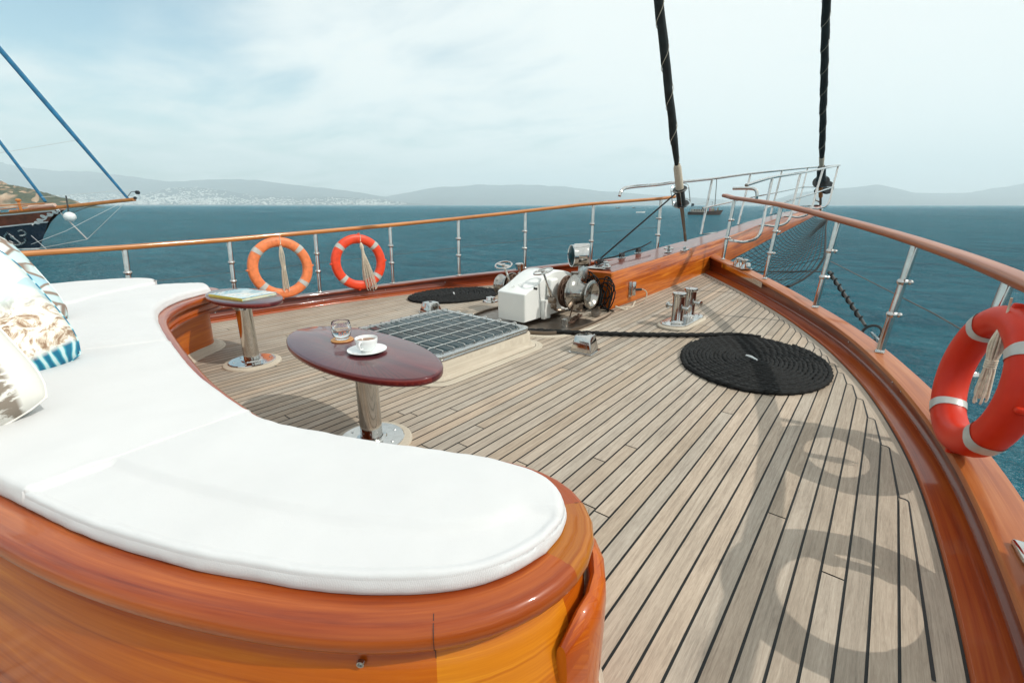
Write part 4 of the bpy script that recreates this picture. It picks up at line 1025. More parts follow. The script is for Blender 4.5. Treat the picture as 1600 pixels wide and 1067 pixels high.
def cushions():
    I = []
    for p, q in zip(SI, offset_path(SI, 1.0)):
        d_ = (q - p) * (1 if (q - p).y > 0 or p.x < -3.3 else -1); e_ = min(1, max(0, (-.62 - p.x) / .5)) * min(1, max(0, (p.x + 3.75) / .5)); I.append(p + d_ * .036 * e_)
    O = offset_path(SO, 0.0)
    g = 'white cushions on the curved bench'
    i1 = split(I, -1.395); o1 = split(O, -1.36); i2 = split(I, -2.46); o2 = split(O, -2.9)
    zt = .487
    cushion(I[:i1 + 1], O[:o1 + 1], 'white cushion with rounded end nearest the camera on the curved bench', .436, zt, .020, g, 110, .013, .003, True, 1.0)
    cushion(I[i1:i2 + 1], O[o1:o2 + 1], 'white middle cushion of the bench in front of the pillows', .436, zt + .001, .016, g, 60, 0, .004, False, 3.0)
    cushion(I[i2:], O[o2:], 'white cushion on the far end of the curved bench beside the magazine table', .436, zt, .030, g, 100, 0, .006, False, 6.0)
    # side deck cushion outboard of the bench
    a = [PZ(u, v, .50) for u, v in ((243, 441), (200, 450), (160, 459), (110, 472))] + [Vector((-4.0, .2, .5)), Vector((-3.95, -.5, .5))]
    c = [PZ(238, 438, .50), Vector((-4.62, 1.06, .5)), Vector((-4.80, .95, .5)), Vector((-4.92, .60, .5)), Vector((-4.95, 0, .5)), Vector((-4.95, -.5, .5))]
    for L_ in (a, c):
        for p in L_: p.z = 0
    cushion(catmull(a, 6), catmull(c, 6), 'flat white cushion beside the left rail behind the bench', .40, .505, .03, g, 60, 0, .003, False, 9.0)
    # low plinth that carries the side cushion
    b = MB(); P_ = [Vector((-4.44, 1.0, 0)), Vector((-4.62, 1.03, 0)), Vector((-4.86, .9, 0)), Vector((-4.88, -.6, 0)), Vector((-4.1, -.6, 0)), Vector((-4.14, .38, 0))]
    b.quadgrid([[Vector((p.x, p.y, .0)) for p in P_], [Vector((p.x, p.y, .398)) for p in P_]], wrapv=True); b.face([Vector((p.x, p.y, .398)) for p in P_]); o = b.build('side_bench', M['panel'], smooth=False)
    tag(o, 'low varnished box carrying the flat cushion beside the left rail', 'bench')
cushions()

# ------------------------------------------------------------------ pillows
def pillow_mat(kind):
    m, t, b = newmat('printed_pillow_%s' % kind); v = mapping(t, 'UV', (1, 1, 1)); b.inputs['Roughness'].default_value = .9
    vo = nn(t, 'ShaderNodeTexVoronoi'); t.links.new(v, vo.inputs['Vector'])
    if kind == 'pebble':
        vo.inputs['Scale'].default_value = 6.5; vo.feature = 'DISTANCE_TO_EDGE'; vc = nn(t, 'ShaderNodeTexVoronoi'); vc.inputs['Scale'].default_value = 6.5; t.links.new(v, vc.inputs['Vector'])
        st = nn(t, 'ShaderNodeMapRange'); t.links.new(vo.outputs['Distance'], st.inputs['Value']); st.inputs['From Min'].default_value = .03; st.inputs['From Max'].default_value = .10
        sep = nn(t, 'ShaderNodeSeparateColor'); t.links.new(vc.outputs['Color'], sep.inputs[0])
        pc = ramp(t, sep.outputs[0], [(0.0, (.42, .60, .62)), (.5, (.62, .76, .76)), (.8, (.75, .80, .78)), (1, (.40, .62, .72))])
        c = mixrgb(t, st.outputs[0], (.28, .20, .155), pc)
    elif kind == 'shell':
        n = noise(t, v, 7, 7, .7, 2.2); vo.inputs['Scale'].default_value = 9; sep = nn(t, 'ShaderNodeSeparateColor'); t.links.new(vo.outputs['Color'], sep.inputs[0])
        pc = ramp(t, sep.outputs[0], [(0.0, (.45, .66, .72)), (.35, (.70, .80, .80)), (.6, (.82, .80, .74)), (.85, (.62, .72, .70)), (1, (.75, .82, .82))])
        br = ramp(t, n.outputs['Fac'], [(0.40, (.30, .19, .12)), (.46, (.62, .50, .38)), (.52, (.85, .82, .75)), (1, (.85, .84, .80))])
        sx = nn(t, 'ShaderNodeSeparateXYZ'); t.links.new(v, sx.inputs[0])
        lo = nn(t, 'ShaderNodeMapRange'); t.links.new(sx.outputs['Y'], lo.inputs['Value']); lo.inputs['From Min'].default_value = .52; lo.inputs['From Max'].default_value = .38
        c = mixrgb(t, lo.outputs[0], pc, br)
        l2 = nn(t, 'ShaderNodeMapRange'); t.links.new(sx.outputs['Y'], l2.inputs['Value']); l2.inputs['From Min'].default_value = .12; l2.inputs['From Max'].default_value = .09
        wv = nn(t, 'ShaderNodeTexWave'); wv.inputs['Scale'].default_value = 6; wv.inputs['Distortion'].default_value = 5; t.links.new(v, wv.inputs['Vector'])
        tc = ramp(t, wv.outputs['Fac'], [(.2, (.01, .16, .28)), (.6, (.06, .38, .48)), (.9, (.6, .78, .78))]); c = mixrgb(t, l2.outputs[0], c, tc)
    else:
        n = noise(t, mapping(t, 'UV', (9, 26, 1), (0, 0, R(35))), 1, 5, .6, .5); sx = nn(t, 'ShaderNodeSeparateXYZ'); t.links.new(v, sx.inputs[0])
        # feathered brown stripe across the corner
        bandc = nn(t, 'ShaderNodeMath', operation='MULTIPLY_ADD'); t.links.new(sx.outputs['Y'], bandc.inputs[0]); bandc.inputs[1].default_value = -.06; t.links.new(sx.outputs['X'], bandc.inputs[2])
        s = nn(t, 'ShaderNodeMath', operation='SUBTRACT'); t.links.new(bandc.outputs[0], s.inputs[0]); s.inputs[1].default_value = .80
        ab = nn(t, 'ShaderNodeMath', operation='ABSOLUTE'); t.links.new(s.outputs[0], ab.inputs[0])
        mr = nn(t, 'ShaderNodeMapRange'); t.links.new(ab.outputs[0], mr.inputs['Value']); mr.inputs['From Min'].default_value = .075; mr.inputs['From Max'].default_value = .045
        n3 = nn(t, 'ShaderNodeMapRange'); t.links.new(n.outputs['Fac'], n3.inputs['Value']); n3.inputs['From Min'].default_value = .42; n3.inputs['From Max'].default_value = .50
        ml = nn(t, 'ShaderNodeMath', operation='MULTIPLY'); t.links.new(mr.outputs[0], ml.inputs[0]); t.links.new(n3.outputs[0], ml.inputs[1])
        c = mixrgb(t, ml.outputs[0], (.80, .78, .72), (.27, .225, .18))
    t.links.new(c, b.inputs['Base Color']); n5 = noise(t, mapping(t, 'Object'), 260, 2); bump(t, b, n5.outputs['Fac'], .4, .001); return m
def pillow(c, xdir, ydir, w_, h_, th, mat, label, seed):
    X = Vector(xdir).normalized(); Y = Vector(ydir); Y = (Y - X * Y.dot(X)).normalized(); Z = X.cross(Y); N = 40
    root = None; b = MB(); c = Vector(c)
    for s in (1, -1):
        rows = []; uv = []
        for i in range(N + 1):
            row = []; u = []
            for j in range(N + 1):
                x = -1 + 2 * i / N; y = -1 + 2 * j / N
                px = x * (1 - .11 * y ** 4); py = y * (1 - .11 * x ** 4)
                e = max(0, (1 - x ** 4) * (1 - y ** 4)) ** .55
                nz = MN.fractal(Vector((x * 1.6 + seed, y * 1.6, s + seed)), .8, 2, 4)
                crease = .06 * abs(MN.noise(Vector((x * 3 + seed, y * 3, seed)))) * (1 - e * .5)
                z = s * (th / 2) * e * (1 + .12 * nz - crease)
                row.append(c + X * (px * w_ / 2) + Y * (py * h_ / 2) + Z * z); u.append(((x + 1) / 2, (y + 1) / 2))
            rows.append(row); uv.append(u)
        b.quadgrid(rows, uv, flip=(s == -1))
    o = b.build('pillow', mat, ang=60)
    lp = []
    for (x0, y0, x1, y1) in ((-1, -1, 1, -1), (1, -1, 1, 1), (1, 1, -1, 1), (-1, 1, -1, -1)):
        for k in range(10):
            f = k / 10; x = x0 + (x1 - x0) * f; y = y0 + (y1 - y0) * f
            px = x * (1 - .11 * y ** 4); py = y * (1 - .11 * x ** 4); lp.append(c + X * (px * w_ / 2) + Y * (py * h_ / 2))
    p = MB(); p.tube(lp, .0035, 6, closed=True); q = p.build('piping', mat); q.parent = o
    tag(o, label, 'pillow', 'printed pillows at the left end of the bench'); return o
def pillows():
    cr, bk = Vector((.12, .99, 0)), Vector((-.99, .12, 0)); up = Vector((0, 0, 1))
    def put(corner, th, w_, h_, thick, lean, mat, label, seed, sink=.02):
        n0 = (up * math.cos(lean) + bk * math.sin(lean)); X = cr * math.cos(th) + n0 * math.sin(th); Y = n0 * math.cos(th) - cr * math.sin(th)
        c = Vector(corner) - X * (w_ / 2) + Y * (h_ / 2) - up * sink
        pillow(c, X, Y, w_, h_, thick, mat, label, seed)
    put((-3.36, .40, .50), R(22), .74, .58, .30, R(18), pillow_mat('pebble'), 'pillow printed with pale blue pebbles, rearmost of the three', 1.0)
    put((-2.40, .30, .52), R(20), .66, .56, .28, R(24), pillow_mat('shell'), 'pillow printed with blue shapes, shells and a teal hem, middle of the three', 5.0)
    put((-1.83, .13, .53), R(20), .48, .40, .24, R(34), pillow_mat('feather'), 'cream pillow with brown feathered stripe, nearest of the three', 9.0, .0)
pillows()

# ------------------------------------------------------------------ tables
def table(px, py, tx, ty, a, b_, rot, label, zt=.47):
    root = empty('pedestal_table', (px, py, 0))
    pr = [(0, .0), (1 - .010 / b_, 0)]
    m = MB(); n = 64; secs = [(0, 0), (-.012, .0), (-.005, -.0015), (-.001, -.005), (0, -.010), (0, -.022), (-.002, -.028), (-.010, -.033), (-.03, -.034)]
    rows = []; uv = []
    def ell(d, z):
        r_ = []
        for j in range(n):
            t = 2 * math.pi * j / n; x = (a + d) * math.cos(t); y = (b_ + d) * math.sin(t); r_.append(Vector((tx + x * math.cos(rot) - y * math.sin(rot), ty + x * math.sin(rot) + y * math.cos(rot), zt + z)))
        return r_
    rws = [ell(d, z) for d, z in secs[1:]]; cen = [[Vector((tx, ty, zt)).lerp(p, f) for p in rws[0]] for f in (0.0, .5)]
    allr = cen + rws + [[Vector((tx, ty, zt - .034))] * n]
    uvs = [[(p.x, p.y) if i < 4 else (j * .03, p.z * 1 + 5) for j, p in enumerate(r_)] for i, r_ in enumerate(allr)]
    m.quadgrid(allr, uvs, wrapv=True, flip=True); m.build('tabletop', M['table'], root, ang=50)
    m = MB(); m.lathe([(.050, .012), (.050, zt - .05), (.052, zt - .045)], (px, py, 0), (0, 0, 1), 32); m.build('pole', M['chrome'], root)
    m = MB(); m.lathe([(.052, zt - .075), (.075, zt - .045), (.09, zt - .036), (0, zt - .035)], (px, py, 0), (0, 0, 1), 32); m.build('top_bracket', M['chrome'], root)
    m = MB(); m.lathe([(.15, .018), (.151, .024), (.146, .028), (.07, .029), (.066, .034), (.052, .036)], (px, py, 0), (0, 0, 1), 40); pl = m.build('base_plate', M['chrome'], root)
    for k in range(6):
        t_ = k * math.pi / 3 + .3; s = MB(); s.lathe([(.0, .003), (.005, .0025), (.007, 0)], (px + .115 * math.cos(t_), py + .115 * math.sin(t_), .0285), (0, 0, 1), 10); s.build('screw', M['steel'], pl)
    m = MB(); m.lathe([(0, .019), (.176, .019), (.184, .014), (.187, .004)], (px, py, 0), (0, 0, 1), 40); m.build('wooden_pad', M['bleach'], root)
    tag(root, label, 'table', 'oval pedestal tables'); return root
table(-1.735, 1.09, -1.755, 1.075, .525, .225, R(-3), 'oval dark red table carrying the coffee cup and glass')
table(-3.36, 1.22, -3.47, 1.275, .41, .20, R(0), 'oval dark red table carrying the magazine, farther left')
ZT = .47
def tableware():
    c = PZ(535, 531, ZT); g = empty('drinking_glass', c)
    b = MB(); b.lathe([(.046, .004), (.046, .007), (0, .007)], c, (0, 0, 1), 32); co = MB(); co.lathe([(0, 0), (.050, 0), (.052, .003), (.050, .006), (0, .006)], c, (0, 0, 1), 36); o = co.build('coaster', M['coaster']); tag(o, 'round tan coaster under the water glass', 'coaster')
    z0 = .0062; pr = [(0, z0), (.024, z0), (.030, z0 + .002), (.041, z0 + .022), (.046, z0 + .045), (.043, z0 + .072), (.040, z0 + .085), (.0388, z0 + .0855), (.0385, z0 + .084), (.0415, z0 + .071), (.0442, z0 + .045), (.039, z0 + .022), (.027, z0 + .008), (0, z0 + .008)]
    b = MB(); b.lathe(pr, c, (0, 0, 1), 40); b.build('tumbler', M['glass'], g, ang=60)
    wz = z0 + .058; b = MB(); b.lathe([(0, z0 + .0083), (.0268, z0 + .0083), (.0387, z0 + .022), (.0438, z0 + .045), (.0430, wz), (0, wz)], c, (0, 0, 1), 40); b.build('water', M['drink'], g, ang=50)
    tag(g, 'rounded clear glass half full of water on the dark red table', 'glass')
    s = PZ(574, 549, ZT); o_ = MB(); o_.lathe([(0, .003), (.030, .003), (.034, 0), (.044, .001), (.080, .010), (.0835, .0125), (.083, .0140), (.079, .0135), (.046, .0055), (.036, .0045), (.0, .0045)], s, (0, 0, 1), 44); sa = o_.build('saucer', M['china'], ang=60); tag(sa, 'white saucer under the coffee cup', 'saucer')
    g = empty('coffee_cup', s + Vector((0, 0, .0045))); z = .0046
    b = MB(); b.lathe([(0, z), (.024, z), (.026, z + .003), (.029, z + .006), (.041, z + .022), (.0465, z + .042), (.048, z + .058), (.0472, z + .0592), (.0462, z + .058), (.0445, z + .042), (.039, z + .023), (.026, z + .009), (0, z + .009)], s, (0, 0, 1), 44); b.build('bowl', M['china'], g, ang=60)
    b = MB(); b.lathe([(0, z + .046), (.0452, z + .046)], s, (0, 0, 1), 40); b.build('coffee', M['coffee'], g)
    a = math.atan2(-.85, .5); dv = Vector((math.cos(a), math.sin(a), 0)); b = MB(); b.tube(catmull([s + dv * .044 + Vector((0, 0, z + .050)), s + dv * .060 + Vector((0, 0, z + .052)), s + dv * .068 + Vector((0, 0, z + .038)), s + dv * .056 + Vector((0, 0, z + .022)), s + dv * .036 + Vector((0, 0, z + .020))], 5), .0042, 8); b.build('handle', M['china'], g, ang=180)
    tag(g, 'white cup of coffee on a saucer', 'cup')
    # magazine
    m, t, bs = newmat('printed_cover'); v = mapping(t, 'Object', (1, 1, 1)); n = noise(t, v, 7, 5, .6, 1.5)
    cc = ramp(t, n.outputs['Fac'], [(.30, (.02, .10, .13)), (.42, (.16, .42, .52)), (.5, (.55, .70, .74)), (.56, (.78, .76, .70)), (.64, (.20, .22, .12)), (.75, (.55, .33, .22))]); t.links.new(cc, bs.inputs['Base Color']); bs.inputs['Roughness'].default_value = .25; bs.inputs['Coat Weight'].default_value = .4
    r = Matrix.Rotation(R(12), 3, 'Z'); root = empty('magazine', (-3.46, 1.27, ZT)); b = MB(); b.box((-3.46, 1.27, ZT + .0085), (.36, .25, .013), r, .001); b.build('pages', plain('cream_pages', (.72, .70, .50), .7), root)
    b = MB(); b.box((-3.46, 1.27, ZT + .0165), (.368, .258, .002), r); b.box((-3.46, 1.27, ZT + .0012), (.368, .258, .0015), r); b.build('cover', m, root, smooth=False)
    b = MB(); b.box(Vector((-3.46, 1.27, ZT + .009)) + r @ Vector((0, -.1285, 0)), (.369, .002, .0155), r); b.build('spine', plain('yellow_spine', (.75, .60, .08), .5), root)
    tag(root, 'magazine with blue and green picture cover on the far table', 'magazine')
tableware()

# ------------------------------------------------------------------ hatch
def hatch():
    x0, x1, y0, y1 = -3.10, -2.07, 1.80, 2.80; cx, cy = (x0 + x1) / 2, (y0 + y1) / 2; root = empty('deck_hatch', (cx, cy, 0)); w_, h_ = x1 - x0, y1 - y0
    def loop(d, z, r): 
        return [Vector((cx + p[0], cy + p[1], z)) for p in rrect(w_ + 2 * d, h_ + 2 * d, r, 5)]
    def rings_(secs, name, mat, ang=40, top=False):
        b = MB(); rows = [loop(*s) for s in secs]; n = len(rows[0]); uv = []
        for i, rw in enumerate(rows):
            L = 0; u = []
            for j in range(n):
                if j: L += (rw[j] - rw[j - 1]).length
                u.append((L, secs[i][1] + secs[i][0]))
            uv.append(u)
        b.quadgrid(rows, uv, wrapv=True, flip=True)
        if top: b.face(rows[-1], [(p.x, p.y) for p in rows[-1]])
        return b.build(name, mat, root, ang=ang)
    rings_([(.115, .0055, .16), (.112, .012, .16), (.0, .012, .12)], 'margin_plank', M['bleach'])
    rings_([(.062, .0125, .12), (.060, .020, .12), (.035, .030, .11), (.022, .055, .09), (.020, .112, .085), (.016, .119, .085), (-.06, .120, .06)], 'coaming', M['bleach'])
    rings_([(.004, .118, .08), (.004, .136, .08), (.002, .139, .08), (-.004, .140, .075), (-.05, .140, .05), (-.055, .137, .05)], 'lower_frame', M['chrome'])
    rings_([(-.004, .141, .08), (.008, .143, .085), (.010, .150, .085), (.008, .158, .085), (.0, .161, .08), (-.055, .161, .05), (-.06, .157, .05)], 'lid_frame', M['steel'])
    b = MB(); lp = loop(-.058, .158, .05); b.face(lp); b.build('glass_pane', M['lid'], root, smooth=False)
    zr = .186; zr2 = .178
    for k in range(6):
        x = x0 + .12 + k * (w_ - .24) / 5; b = MB(); a, c = y0 + .045, y1 - .045
        b.tube(catmull([(x, a, .160), (x, a - .004, zr - .008), (x, a + .012, zr), (x, a + .10, zr), (x, (a + c) / 2, zr), (x, c - .1, zr), (x, c - .012, zr), (x, c + .004, zr - .008), (x, c, .160)], 4), .0048, 7); b.build('guard_rod', M['chrome'], root)
    for k in range(9):
        y = y0 + .10 + k * (h_ - .20) / 8; b = MB(); a, c = x0 + .045, x1 - .045; z_ = zr - .0098
        b.tube(catmull([(a, y, .160), (a - .004, y, z_ - .006), (a + .012, y, z_), (a + .10, y, z_), ((a + c) / 2, y, z_), (c - .1, y, z_), (c - .012, y, z_), (c + .004, y, z_ - .006), (c, y, .160)], 4), .0042, 7); b.build('cross_rod', M['chrome'], root)
    # dark seam round the margin plank
    b = MB(); o1 = loop(.119, .0052, .165); o2 = loop(.113, .0058, .16); b.quadgrid([o1, o2], wrapv=True, flip=True); b.build('seam', M['caulk'], root, smooth=False)
    b = MB(); o1 = loop(.065, .0128, .122); o2 = loop(.0605, .0130, .12); b.quadgrid([o1, o2], wrapv=True, flip=True); b.build('seam', M['caulk'], root, smooth=False)
    b = MB(); b.box((x0 + .02, y0 + .60, .20), (.03, .10, .05), None, .006); 
    tag(root, 'low square deck hatch with steel guard rods over dark glass', 'hatch')
hatch()
def vents():
    def vent(name, x, y, s, h, rot, label):
        root = empty(name, (x, y, zd(y))); z = zd(y); r = Matrix.Rotation(rot, 3, 'Z')
        b = MB(); b.box((x, y, z + .008), (s * 1.12, s * 1.12, .006), r, .002); b.build('flange', M['chrome'], root)
        b = MB(); b.box((x, y, z + .011 + h / 2), (s, s, h), r, .008, .70, 3); b.build('hood', M['chrome'], root)
        b = MB(); b.tube([Vector((x, y, z + h + .0125)) + r @ Vector((.02 * math.cos(a), .012 * math.sin(a), 0)) for a in np.linspace(0, 5.9, 14)], .0018, 5, closed=True); b.build('keyhole', M['black'], root)
        tag(root, label, 'deck vent', 'small steel deck vents')
    vent('deck_vent', -1.655, 2.93, .17, .125, R(8), 'small tapered steel vent on the deck beside the black rope')
    vent('deck_vent', -3.58, 3.08, .17, .10, R(0), 'small tapered steel vent beyond the hatch near the far mat')
vents()

# ------------------------------------------------------------------ rope mats, running rope
def mat_coil(cx, cy, rx, ry, rot, label, seed):
    root = empty('rope_mat', (cx, cy, zd(cy))); b = MB(); pitch = .030; turns = int(((rx + ry) / 2) / pitch); pts = []
    n = turns * 90; rr = random.Random(seed)
    for i in range(12, n):
        t = i / n; a = 2 * math.pi * turns * t + seed; rad = t; x = rx * rad * math.cos(a); y = ry * rad * math.sin(a)
        X = cx + x * math.cos(rot) - y * math.sin(rot); Y = cy + x * math.sin(rot) + y * math.cos(rot)
        wob = .008 * MN.noise(Vector((X * 9, Y * 9, seed + t * 40)))
        pts.append(Vector((X + wob, Y + wob, zd(Y) + .019 + .007 * MN.noise(Vector((X * 9, Y * 9, seed + 3 + t * 20))))))
    L_ = sum((q - p_).length for p_, q in zip(pts, pts[1:])); pts = resample(pts, int(L_ / .009))
    b.tube(pts, .0172, 9, twist=95, lobes=3, lobe=.26); b.build('coiled_rope', M['black_rope'], root, ang=180)
    b = MB(); b.lathe([(0, .014), (.96, .014), (1.0, .006)], (cx, cy, zd(cy) + .002), (0, 0, 1), 60, rx, ry, rot); b.build('backing', M['black_rope'], root, ang=180)
    b = MB(); z = zd(cy) + .04; b.tube([(cx - .04, cy + .03, z), (cx + .0, cy, z + .004), (cx + .045, cy - .035, z)], [.006, .009, .006], 7); b.build('taped_end', M['white'], root)
    tag(root, label, 'rope mat', 'flat coiled black rope mats'); return root
mat_coil(-.60, 3.43, .47, .60, R(12), 'round coiled black rope mat on the right of the deck', 1.0)
mat_coil(-3.98, 3.80, .40, .56, R(-25), 'coiled black rope mat by the left bulwark beyond the hatch', 2.0)
def deck_rope():
    b = MB(); P_ = [(-2.34, 2.98, .035), (-2.22, 3.11, .03), (-1.93, 3.262, .028), (-1.475, 3.538, .028), (-1.1, 3.80, .028), (-.86, 3.98, .03), (-.66, 4.03, .03)]
    pts = resample(catmull([(x, y, z + zd(y)) for x, y, z in P_], 12), 200); b.tube(pts, .018, 10, twist=80, lobes=3, lobe=.2); o = b.build('mooring_rope', M['black_rope'], ang=180); tag(o, 'black mooring rope lying straight across the deck to the coiled mat', 'rope')
deck_rope()

# ------------------------------------------------------------------ bollard
def bollard():
    cx, cy = -1.36, 4.22; z = zd(cy); root = empty('twin_bollard', (cx, cy, z)); r = Matrix.Rotation(R(-2), 3, 'Z')
    def cap_loop(L_, W_, zz): 
        pts = []
        for k in range(28):
            a = 2 * math.pi * k / 28; x = W_ * math.cos(a); y = W_ * math.sin(a) + (L_ if math.sin(a) > 0 else -L_); pts.append(Vector((cx, cy, 0)) + r @ Vector((x, y, 0)) + Vector((0, 0, z + zz)))
        return pts
    b = MB(); rows = [cap_loop(.20, .145, .004), cap_loop(.20, .143, .018), cap_loop(.20, .135, .024), cap_loop(.2, .05, .024)]; b.quadgrid(rows, wrapv=True, flip=True); b.build('wooden_pad', M['bleach'], root)
    b = MB(); rows = [cap_loop(.20, .118, .022), cap_loop(.20, .118, .034), cap_loop(.20, .112, .040), cap_loop(.2, .03, .042), cap_loop(.2, .001, .042)]; b.quadgrid(rows, wrapv=True, flip=True); b.build('base_plate', M['chrome'], root)
    for s in (-1, 1):
        c = Vector((cx, cy + s * .155, z + .04)); b = MB(); b.lathe([(.062, 0), (.056, .008), (.052, .02), (.052, .235), (.060, .242), (.062, .252), (.060, .264), (.05, .272), (0, .276)], c, (0, 0, 1), 28); p = b.build('post', M['chrome'], root)
        b = MB(); b.lathe([(.0, -.12), (.026, -.12), (.03, -.115), (.03, -.108), (.014, -.103), (.014, .103), (.03, .108), (.03, .115), (.026, .12), (0, .12)], c + Vector((0, 0, .135)), (.95, -.3, 0), 16); b.build('cross_pin', M['chrome'], p)
    for k in range(6):
        x = (-1) ** k * .07; y = (k // 2 - 1) * .25; b = MB(); b.lathe([(.0, .008), (.007, .007), (.009, 0)], Vector((cx + x, cy + y, z + .041)), (0, 0, 1), 8); b.build('bolt', M['chrome'], root)
    tag(root, 'twin post polished steel bollard on an oval plate near the bow', 'bollard')
bollard()

# ------------------------------------------------------------------ windlass
def windlass():
    root = empty('windlass', (-2.5, 3.6, 0)); z0 = .018
    # steel drip pan
    b = MB(); P_ = catmull([(-2.95, 3.02, 0), (-2.45, 3.0, 0), (-2.15, 3.09, 0), (-2.02, 3.28, 0), (-1.99, 3.6, 0), (-2.0, 3.9, 0), (-2.04, 4.12, 0), (-2.14, 4.24, 0), (-2.95, 4.24, 0), (-3.1, 3.8, 0), (-3.1, 3.3, 0)], 5, True)
    ctr = Vector((-2.5, 3.6, 0)); rows = [[Vector((p.x, p.y, z)) + (ctr - p).normalized() * d for p in P_] for z, d in ((.008, -.03), (.010, -.03), (.012, 0), (.042, .002), (.044, .006), (.040, .010), (.022, .012), (.020, .05))]
    b.quadgrid(rows, wrapv=True, flip=(area(P_) > 0)); b.face(rows[-1] if area(P_) > 0 else rows[-1][::-1]); b.build('drip_pan', M['dirty'], root)
    # wooden rim round the pan
    b = MB(); rows = [[Vector((p.x, p.y, z)) - (ctr - p).normalized() * d for p in P_] for z, d in ((.006, .075), (.016, .07), (.020, .035), (.012, .028))]
    b.quadgrid(rows, wrapv=True, flip=(area(P_) < 0)); b.build('pan_rim', M['bleach'], root)
    # white housing: side profile extruded across
    xl, xr = -2.765, -2.44
    prof = [(3.205, .05), (3.20, .295), (3.21, .315), (3.30, .345), (3.40, .385), (3.50, .43), (3.60, .462), (3.70, .472), (3.82, .462), (3.95, .43), (4.02, .40), (4.04, .38), (4.04, .05)]
    pr = catmull([(0, y, z) for y, z in prof[1:-1]], 4); pr = [Vector((0, 3.205, .05))] + pr + [Vector((0, 4.04, .05))]
    b = MB(); rows = []; mid = Vector((0, 3.62, .22))
    for x, ins in ((xl, .014), (xl + .004, .005), (xl + .014, 0), (xr - .014, 0), (xr - .004, .005), (xr, .014)):
        rows.append([Vector((x, p.y, p.z)) + (mid - p).normalized() * ins for p in pr])
    b.quadgrid(rows, flip=False); b.face(rows[0][::-1]); b.face(rows[-1]); b.build('housing', M['white_paint'], root, ang=50)
    # second white casing on the right side (bearing housing) and bracket
    b = MB(); b.box((xr + .032, 3.60, .33), (.064, .15, .17), None, .025, .9, 3); b.box((xr + .025, 3.50, .13), (.045, .11, .18), None, .01); b.build('bearing_casing', M['white_paint'], root)
    b = MB(); b.box((xr + .002, 3.36, .345), (.004, .055, .018), Matrix.Rotation(R(-14), 3, 'X')); b.build('name_plate', M['black'], root)
    b = MB()
    for dx, dy in ((-.05, 0), (.02, .03), (-.01, .05)): b.lathe([(.016, .0), (.016, .003), (.012, .003), (.012, 0)], Vector((-2.60 + dx, 3.30 + dy, .347 + dy * .35)), (0, -.33, 1), 20)
    b.build('embossed_mark', M['white_paint'], root)
    # shaft, chain wheel and drums to starboard
    def drum(xc, s, y=3.72, z=.265, k=1.0):
        ax = (s, -.10 * 0, 0); c = Vector((xc, y, z))
        b = MB(); b.tube([c - Vector((s * .10, 0, 0)), c + Vector((s * .16, 0, 0))], .03, 16); b.build('shaft', M['dirty'], root)
        b = MB(); pr = [(.04, .0), (.115, .0), (.125, .008), (.125, .018), (.095, .03), (.085, .045), (.095, .06), (.125, .072), (.125, .082), (.115, .088), (.05, .09)]
        b.lathe([(r_ * k, h_ * k) for r_, h_ in pr], c - Vector((s * .02, 0, 0)), ax, 36); g = b.build('chain_wheel', M['rust'], root)
        # chain lying round the wheel
        for q in range(13):
            a = R(20 + q * 22); p = c + Vector((s * .03 * 1, .118 * k * math.cos(a), .118 * k * math.sin(a))); t_ = Vector((0, -math.sin(a), math.cos(a))); o_ = Vector((1, 0, 0)) if q % 2 else Vector((0, math.cos(a), math.sin(a)))
            l = MB(); l.tube([p + t_ * (.030 * math.cos(w_)) + o_ * (.015 * math.sin(w_)) for w_ in np.linspace(0, 5.7, 11)], .0062, 6, closed=True); l.build('chain_link', M['rust'], g)
        b = MB(); pr = [(.04, 0), (.138, 0), (.142, .006), (.138, .014), (.10, .03), (.085, .055), (.078, .09), (.080, .12), (.096, .142), (.107, .150), (.110, .158), (.105, .165), (.088, .168), (.082, .160), (.066, .150), (.055, .120), (.0, .118)]
        b.lathe([(r_ * k, h_ * k) for r_, h_ in pr], c + Vector((s * .075, 0, 0)), ax, 44); b.build('warping_drum', M['drum'], root, ang=40)
    drum(-2.31, 1, 3.70, .285, 1.22)
    drum(-2.85, -1, 3.62, .280, 1.0)
    def wheel(c, foot, r_, lean, nm='hand_wheel'):
        c = Vector(c); b = MB(); q = Vector((0, 0, 1)).rotation_difference(Vector(lean).normalized())
        b.tube([c + q @ Vector((r_ * math.cos(a), r_ * math.sin(a), 0)) for a in np.linspace(0, 2 * math.pi, 33)[:-1]], .0085, 8, closed=True)
        b.box(c, (r_ * 2, .035, .006), q.to_matrix(), .001); b.lathe([(0, .012), (.018, .01), (.02, -.01), (0, -.012)], c, lean, 14); w_ = b.build(nm, M['chrome'], root)
        b = MB(); b.tube([c, Vector(foot)], .011, 10); b.tube([Vector(foot) + (c - Vector(foot)) * .0, Vector(foot) + (c - Vector(foot)) * .25], .018, 10); b.build('spindle', M['chrome'], w_)
    wheel((-2.40, 3.42, .500), (-2.335, 3.47, .27), .088, (-.15, -.25, 1))
    wheel((-2.87, 3.42, .520), (-2.83, 3.5, .30), .080, (.1, -.3, 1))
    # brake lever, stoppers and clutter on the pan
    b = MB(); b.tube(catmull([(-2.33, 3.46, .25), (-2.29, 3.44, .2), (-2.30, 3.50, .14), (-2.25, 3.58, .13)], 5), .014, 8); b.lathe([(.0, .03), (.028, .03), (.03, 0), (.028, -.03), (0, -.03)], (-2.31, 3.45, .235), (1, 0, 0), 16); b.lathe([(.0, .02), (.022, .02), (.022, -.02), (0, -.02)], (-2.30, 3.46, .18), (1, 0, .2), 14); b.build('brake_linkage', M['dirty'], root)
